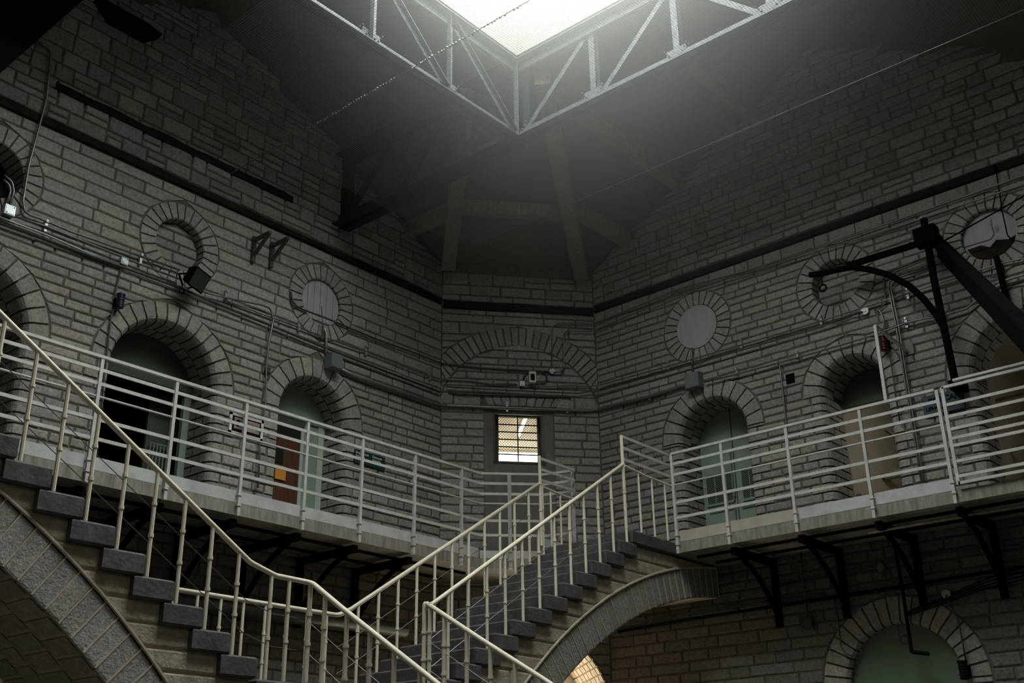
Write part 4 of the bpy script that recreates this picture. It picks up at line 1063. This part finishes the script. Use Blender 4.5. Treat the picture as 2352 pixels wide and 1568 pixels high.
pipe('right of two tall steel conduits dropping down the right wall', R_((2138, 620), (2060, 643), (2048, 650), (2047, 662), (2052, 689), (2064, 747), (2082, 861), (2112, 1043), (2122, 1105)), .012, GALV)
pipe('thin dark conduit left of the two tall conduits', R_((2140, 585), (2040, 626), (2029, 640), (2035, 687), (2034, 698), (2022, 708), (2010, 711)), .009, DGALV)
pipe('conduit feeding the red alarm horn', R_((2010, 709), (2021, 714), (2026, 725), (2030, 738), (2034, 774)), .011, GALV)
pipe('thin conduit below the red alarm horn', R_((2044, 815), (2055.5, 898), (2067, 970)), .009, DGALV)
pipe('short conduit hooking down from the right wall conduit beside the vent', R_((1784, 833), (1790, 838), (1793, 856), (1806, 973), (1812, 1040)), .010, GALV)
def horn(label, F, x, y, m, s=1):
    t_ = thing('alarm_horn', label, 'alarm', F.at(x, y+14, .05)); c = F.at(x, y, .03)
    mb = MB(); mb.box(c-F.X*.045*s-V3z*.05*s, F.X*.09*s, V3z*.10*s, F.N*.04); obj('back_box', mb, IRON, t_)
    mb = MB(); c2 = c+F.N*.075*s
    for i in range(6):
        z = -.075*s+i*.03*s; mb.tube([c2+V3z*z, c2+V3z*(z+.022*s)], (.045+.004*(i % 2))*s, 12)
    mb.tube([c2-V3z*.08*s, c2+V3z*.08*s], .036*s, 12); obj('grille', mb, m, t_)
horn('red ribbed alarm horn on the right wall under the conduit', FR, 2036, 794, RED, 1.1)
horn('dark blue ribbed alarm horn left of the large arch', FL, 268, 697, NAVY, .95)
horn('dark alarm horn beside the ground floor green arch', FR, 2220, 1542, BLACK, 1.1)
x, z = FR.px(1817, 870)
t_ = thing('wall_vent', 'small square black vent on the right wall', 'vent', FR(x, z-.06, .02))
mb = MB(); mb.box(FR(x-.06, z-.065, .014), V3((0, .12, 0)), V3z*.13, FR.N*.014); obj('plate', mb, BLACK, t_)
mb = MB()
for i in range(4): mb.box(FR(x-.05, z-.05+i*.028, .028), V3((0, .10, 0)), V3z*.008, FR.N*.008)
obj('louvre', mb, IRON, t_)
# conduits under the right gallery
pipe('level conduit under the right gallery that drops beside the green arch', R_((1500, 1424), (1660, 1395), (1786, 1378), (1890, 1364), (1916, 1376), (1925, 1425), (1931, 1484), (1945, 1502), (1958, 1507)), .010, DGALV)
pipe('upright conduit from the gallery down to the grey box under the right gallery', R_((1839, 1262), (1846, 1340), (1854, 1419)), .010, DGALV)
wbox('junction_box', 'dark green grey box on the ground floor wall under the right gallery', FR, 1858, 1432, .15, .15, .07, DGREEN)
pipe('thin level conduit crossing the brackets under the right gallery', R_((1775, 1345), (1928, 1313), (2040, 1291), (2200, 1265), (2352, 1251), (2420, 1244)), .009, DGALV)
pipe('second thin conduit below the level one, ending at the small lamp', R_((1700, 1366), (1775, 1349), (1928, 1321), (2020, 1307)), .009, DGALV)
pipe('black ledge pipe along the right wall under the gallery', R_((1420, 1450), (1660, 1410), (2042, 1351), (2352, 1301), (2420, 1290)), .02, BLACK)
pipe('black upright pole in front of the ground floor green arch', seg(FR, .14, (2053, 1240), (2072, 1348), (2094, 1497), (2134, 1501)), .022, BLACK, name='standpipe', fillet=.02)
pipe('rusty level pipe hung under the right gallery slab', seg(FR, .9, (1995, 1223), (2219, 1183), (2352, 1160), (2420, 1148)), .016, CONC, name='pipe')
pipe('conduit dropping from a round plate down to the dark alarm horn', R_((2172, 1366), (2201, 1425), (2219, 1519)), .009, DGALV)
plate('dim round plate right above the ground floor green arch', FR, 2175, 1365, .05)
for k in range(4):
    pipe(('lowest', 'lower middle', 'upper middle', 'topmost')[k]+' of four slack black cables over the ground floor green arch', R_((2078, 1416-k*3), (2170, 1385-k*5), (2260, 1352-k*7), (2352, 1330-k*9), (2420, 1308-k*10)), .007, BLACK, name='cable')
lp_ = thing('wall_lamp', 'small dim bulb lamp on the wall under the right gallery', 'lamp', FR.at(2028, 1325, .05))
mb = MB(); mb.disc(FR.at(2027, 1305, .03), FR.N, .05, .05, 14); obj('base', mb, GREYB, lp_)
mb = MB(); c = FR.at(2032, 1324, .09); mb.tube([c+V3z*.09, c+V3z*.03], .014); mb.ball(c, .03); obj('bulb', mb, DGALV, lp_)
# big pipe under the left gallery
bp_ = pipe('thick grey pipe along the wall under the left gallery', [(FL, .3, 380, 1379), (FL, .3, 930, 1447)], .085, DGALV, name='pipe', fillet=0)

# two small triangular shelf brackets, high on the left wall
for (x, y, lb) in ((583, 545, 'left'), (624, 558, 'right')):
    t_ = thing('shelf_bracket', f'{lb} one of two old wooden shelf brackets high on the left wall', 'bracket', FL.at(x, y+60, .02), 'two wooden brackets high on the left wall')
    top = FL.at(x, y, .02); hgt = .36
    mb = MB(); mb.box(top-FL.X*.022-V3z*hgt, FL.X*.044, V3z*hgt, FL.N*.04); obj('upright', mb, DGALV, t_)
    mb = MB(); mb.box(top-FL.X*.02-V3z*.07, FL.X*.04, V3z*.04, FL.N*.34); obj('arm', mb, DGALV, t_)
    mb = MB(); mb.beam(top-V3z*.27+FL.N*.03, top-V3z*.05+FL.N*.33, .036, .036); obj('brace', mb, DGALV, t_)
# floodlight
fl = thing('floodlight', 'black box floodlight hung under the blind round recess on the left wall', 'light', FL.at(447, 640, .3))
c = FL.at(449, 640, .26); nd = V3((.30, -.72, -.42)).normalized(); sx = nd.cross(V3z).normalized()*-1; sy = sx.cross(nd)*-1
if sy.z < 0: sy = -sy
w, h = .30, .24
mb = MB(); 
vs = [c+sx*(a*w/2*k)+sy*(b*h/2*k)+nd*d for d, k in ((-.07, .7), (.06, 1)) for a, b in ((-1, -1), (1, -1), (1, 1), (-1, 1))]
mb.add(vs, [(3, 2, 1, 0), (4, 5, 6, 7)]+[(k, (k+1) % 4, 4+(k+1) % 4, 4+k) for k in range(4)]); obj('housing', mb, IRON, fl)
mb = MB(); mb.box(c-sx*(w/2-.018)-sy*(h/2-.018)+nd*.06, sx*(w-.036), sy*(h-.036), nd*.005); obj('lens', mb, DLENS, fl)
mb = MB(); mb.tube([c-sx*w/2, c-sx*(w/2+.02)-nd*.1-sy*.05, FL.at(420, 655, .03)], .012, 6); mb.tube([c+sx*w/2, c+sx*(w/2+.015)-nd*.1-sy*.05, FL.at(430, 663, .03)], .012, 6); obj('yoke', mb, IRON, fl)
mb = MB(); cc = FL.at(417, 668, .06); mb.tube([cc+FL.X*.03*cos(a)+V3z*.03*sin(a) for a in [2*pi*k/16 for k in range(17)]], .008, 6); obj('cable_coil', mb, BLACK, fl)

# ------------------------------------------------------------------ jib crane on the right wall
jc = thing('jib_crane', 'black iron swinging jib crane on the right wall with a curved brace', 'crane', FR.at(2192, 872, .3))
J = lambda x, y, d=.34: FR.at(x, y, d)
mb = MB(); mb.tube([J(2122, 503), J(2145, 640), J(2170, 760), J(2194, 876)], .045, 8, fillet=0); obj('mast', mb, IRON, jc)
mb = MB(); mb.beam(J(1945, 611), J(2132, 552), .05, .07); obj('arm', mb, IRON, jc)
mb = MB(); mb.tube([J(*q) for q in ((1860, 631), (1883, 629), (1922, 620), (1959, 613.5), (1998, 619), (2044, 632), (2090, 657), (2124, 689), (2150, 722), (2168, 752))], .040, 8); obj('curved_brace', mb, IRON, jc)
mb = MB(); c = J(2136, 548, .30); mb.box(c-V3((0, .12, .11)), V3((0, .26, 0)), V3z*.22, FR.N*.16); obj('pivot_block', mb, IRON, jc)
for q in (J(2136, 540, .28), J(2192, 880, .28)): mb = MB(); mb.box(q-V3((0, .07, .05)), V3((0, .14, 0)), V3z*.1, V3((.255, 0, 0))); obj('wall_bearing', mb, IRON, jc)
mb = MB(); c = J(1886, 632); 
for i in range(4): mb.ball(c-V3z*(.03+i*.03), .012)
mb.tube([c-V3z*.18+V3((0, cos(a)*.045, sin(a)*.045)) for a in [2*pi*k/16 for k in range(17)]], .012, 6); obj('hook', mb, IRON, jc)
P0 = J(2163, 572, .46); r1 = ray(2352, 765); dep0 = P0.dot(cf); P1 = r1*(dep0*.62/r1.dot(cf)); P2 = P0+(P1-P0)*1.2
tb = thing('leaning_timber', 'heavy black timber slanting down to the right from the crane head', 'beam', P2)
mb = MB(); mb.beam(P0, P2, .11, .19); obj('beam', mb, IRON, tb)
mb = MB(); dd = (P0-P2).normalized(); mb.beam(P0-dd*.005, P0+dd*.012, .105, .185); obj('end_face', mb, BEAM, tb, 'paler cut end')
pipe('thin black guy wire from the crane head up to the right', [(FR, .44, 2167, 554), (FR, .44, 2352, 450), (FR, .44, 2420, 412)], .010, BLACK, name='cable')
pipe('black upright iron strut below the broken round shutter', [(FR, .09, 2288, 589), (FR, .09, 2318, 714)], .034, IRON, name='iron_strut', fillet=0)
pipe('loose dark wire hanging over the broken round shutter', R_((2286, 380), (2302, 485), (2314, 540), (2326, 552)), .008, BLACK, name='cable')
pipe('thin lead curving over the grey broken shutter', R_((2278, 520), (2284, 536), (2276, 550), (2215, 568)), .007, DGALV, name='cable')
mb = MB(); c = FR.at(2276, 510, .05); mb.tube([c-V3z*.04, c+V3z*.04], .014, 8); obj('pipe_fitting', mb, CAST, label='small bright pipe fitting on the broken round shutter', cat='fitting')

# ------------------------------------------------------------------ signs
sg = thing('framed_sign', 'white framed school sign hung behind the left gallery railing', 'sign', onV(565, 1000, VD+.06))
p00, p10, p01 = onV(526, 988, VD+.06), onV(603, 1011, VD+.06), onV(529, 944, VD+.06)
x0, x1 = p00.x, p10.x; z1 = p01.z; z0 = z1-.235; y = VD+.06
mb = MB(); t = .03
for a, b, c_, d_ in ((x0, x0+t, z0, z1), (x1-t, x1, z0, z1), (x0, x1, z0, z0+t), (x0, x1, z1-t, z1)): mb.box((a, y, c_), (b-a, 0, 0), (0, .02, 0), (0, 0, d_-c_))
obj('frame', mb, LETTER, sg)
mb = MB(); mb.box((x0+t, y+.008, z0+t), (x1-x0-2*t, 0, 0), (0, .01, 0), (0, 0, z1-z0-2*t)); obj('board', mb, BLACK, sg)
mb = MB(); mb.box((x0+t+.03, y+.002, z0+t+.035), (x1-x0-2*t-.05, 0, 0), (0, .006, 0), (0, 0, z1-z0-2*t-.05)); obj('paper', mb, MAUVE, sg)
text_mesh('lettering', 'S', .10, (x0+.085, y, z0+.095), (1, 0, 0), (0, 0, 1), BLACK, sg, bold=.004)
text_mesh('lettering', 'chool', .075, (x0+.165, y, z0+.085), (1, 0, 0), (0, 0, 1), LETTER, sg)
mb = MB()
for x in (x0+.1, x1-.12): mb.tube([(x, y+.01, z1-.01), (x, y-.03, z1+.03)], .004, 5)
obj('hanging_hook', mb, GALV, sg)
# job sign on the left wall
(jx0, jz1), (jx1, _), (_, jz0) = FL.px(815, 1030, .03), FL.px(884, 1046, .03), FL.px(850, 1072, .03)
js = thing('wall_sign', 'dark teal bilingual job sign with white letters on the left wall by the small arch', 'sign', FL((jx0+jx1)/2, jz0, .02))
mb = MB(); mb.box(FL(jx0, jz0, .015), V3((jx1-jx0, 0, 0)), V3z*(jz1-jz0), FL.N*.02); obj('board', mb, SIGNT, js)
W_ = jx1-jx0
text_mesh('lettering', 'Employment\nInquiries', W_*.083, FL(jx0+.03*W_, jz1-.055, .037), (1, 0, 0), (0, 0, 1), LETTER, js)
text_mesh('lettering', "Demande\nd'emploi", W_*.083, FL(jx0+.57*W_, jz1-.055, .037), (1, 0, 0), (0, 0, 1), LETTER, js)
# upholstery sign on the right wall
(sx0, sz1), (sx1, _), (_, sz0) = FR.px(2116, 913, .05), FR.px(2210, 900, .05), FR.px(2118, 958, .05)
us_ = thing('wall_sign', 'blue upholstery shop sign on the right wall behind the gate', 'sign', FR((sx0+sx1)/2, sz0, .04))
mb = MB(); mb.box(FR(sx1, sz0, .035), V3((0, sx0-sx1, 0)), V3z*(sz1-sz0), FR.N*.02); obj('board', mb, SIGNB, us_)
W_ = sx0-sx1; hh = sz1-sz0
text_mesh('lettering', 'CORCAN', W_*.19, FR(sx0-.14*W_, sz0+hh*.56, .057), (0, -1, 0), (0, 0, 1), BLACK, us_, bold=.003)
text_mesh('lettering', 'UPHOLSTERY', W_*.125, FR(sx0-.07*W_, sz0+hh*.22, .057), (0, -1, 0), (0, 0, 1), BLACK, us_, bold=.002)
mb = MB()
for f in (.3, .7): mb.tube([FR(sx0-f*W_, sz1, .045), FR(sx0-f*W_, sz1+.06, .03)], .006, 6)
obj('hanging_hook', mb, GALV, us_)

# ------------------------------------------------------------------ hazy air
hm = bpy.data.materials.new('haze'); hm.use_nodes = True; hn = hm.node_tree.nodes; hn.clear()
vo = hn.new('ShaderNodeVolumeScatter'); vo.inputs['Density'].default_value = .044; vo.inputs['Color'].default_value = (.93, .95, .92, 1); vo.inputs['Anisotropy'].default_value = .84
HR = (4.6, 4.5, 4.3)      # thickest in the middle under the skylight, thinning out to nothing
tch = hn.new('ShaderNodeTexCoord'); mph = hn.new('ShaderNodeMapping'); hl = hm.node_tree.links
mph.inputs['Location'].default_value = (0, 0, -1); mph.inputs['Scale'].default_value = tuple(1/r for r in HR); hl.new(tch.outputs['Object'], mph.inputs[0])
vl = hn.new('ShaderNodeVectorMath'); vl.operation = 'LENGTH'; hl.new(mph.outputs[0], vl.inputs[0])
mr = hn.new('ShaderNodeMapRange'); mr.interpolation_type = 'SMOOTHSTEP'; mr.inputs['From Min'].default_value = 1; mr.inputs['From Max'].default_value = .05; mr.inputs['To Min'].default_value = 0; mr.inputs['To Max'].default_value = .15
hl.new(vl.outputs['Value'], mr.inputs['Value']); hl.new(mr.outputs['Result'], vo.inputs['Density'])
ho = hn.new('ShaderNodeOutputMaterial'); hm.node_tree.links.new(vo.outputs[0], ho.inputs['Volume'])
mb = MB(); vs, fs = [], []; A_n, B_n = 24, 40
for i in range(A_n+1):
    for k in range(B_n):
        th, ph = pi*i/A_n, 2*pi*k/B_n; vs.append((7.7+HR[0]*sin(th)*cos(ph), 4.9+HR[1]*sin(th)*sin(ph), 8.3+HR[2]*cos(th)))
for i in range(A_n):
    for k in range(B_n): fs.append((i*B_n+k, (i+1)*B_n+k, (i+1)*B_n+(k+1) % B_n, i*B_n+(k+1) % B_n))
mb.add(vs, fs); hz = obj('haze', mb, hm, label='thin dusty haze hanging in the air of the hall', cat='haze', kind='stuff')

# ------------------------------------------------------------------ render look
sc = bpy.context.scene
w = bpy.data.worlds.new('world'); sc.world = w; w.use_nodes = True
w.node_tree.nodes['Background'].inputs[0].default_value = (.05, .06, .06, 1); w.node_tree.nodes['Background'].inputs[1].default_value = .02
sc.view_settings.view_transform = 'Standard'; sc.view_settings.look = 'None'; sc.view_settings.gamma = 1; sc.view_settings.use_curve_mapping = False
sc.view_settings.exposure = 0
sc.cycles.max_bounces = 6; sc.cycles.diffuse_bounces = 4; sc.cycles.glossy_bounces = 2; sc.cycles.transmission_bounces = 2
sc.cycles.volume_bounces = 1; sc.cycles.transparent_max_bounces = 12
sc.cycles.sample_clamp_indirect = 6; sc.cycles.caustics_reflective = False; sc.cycles.caustics_refractive = False
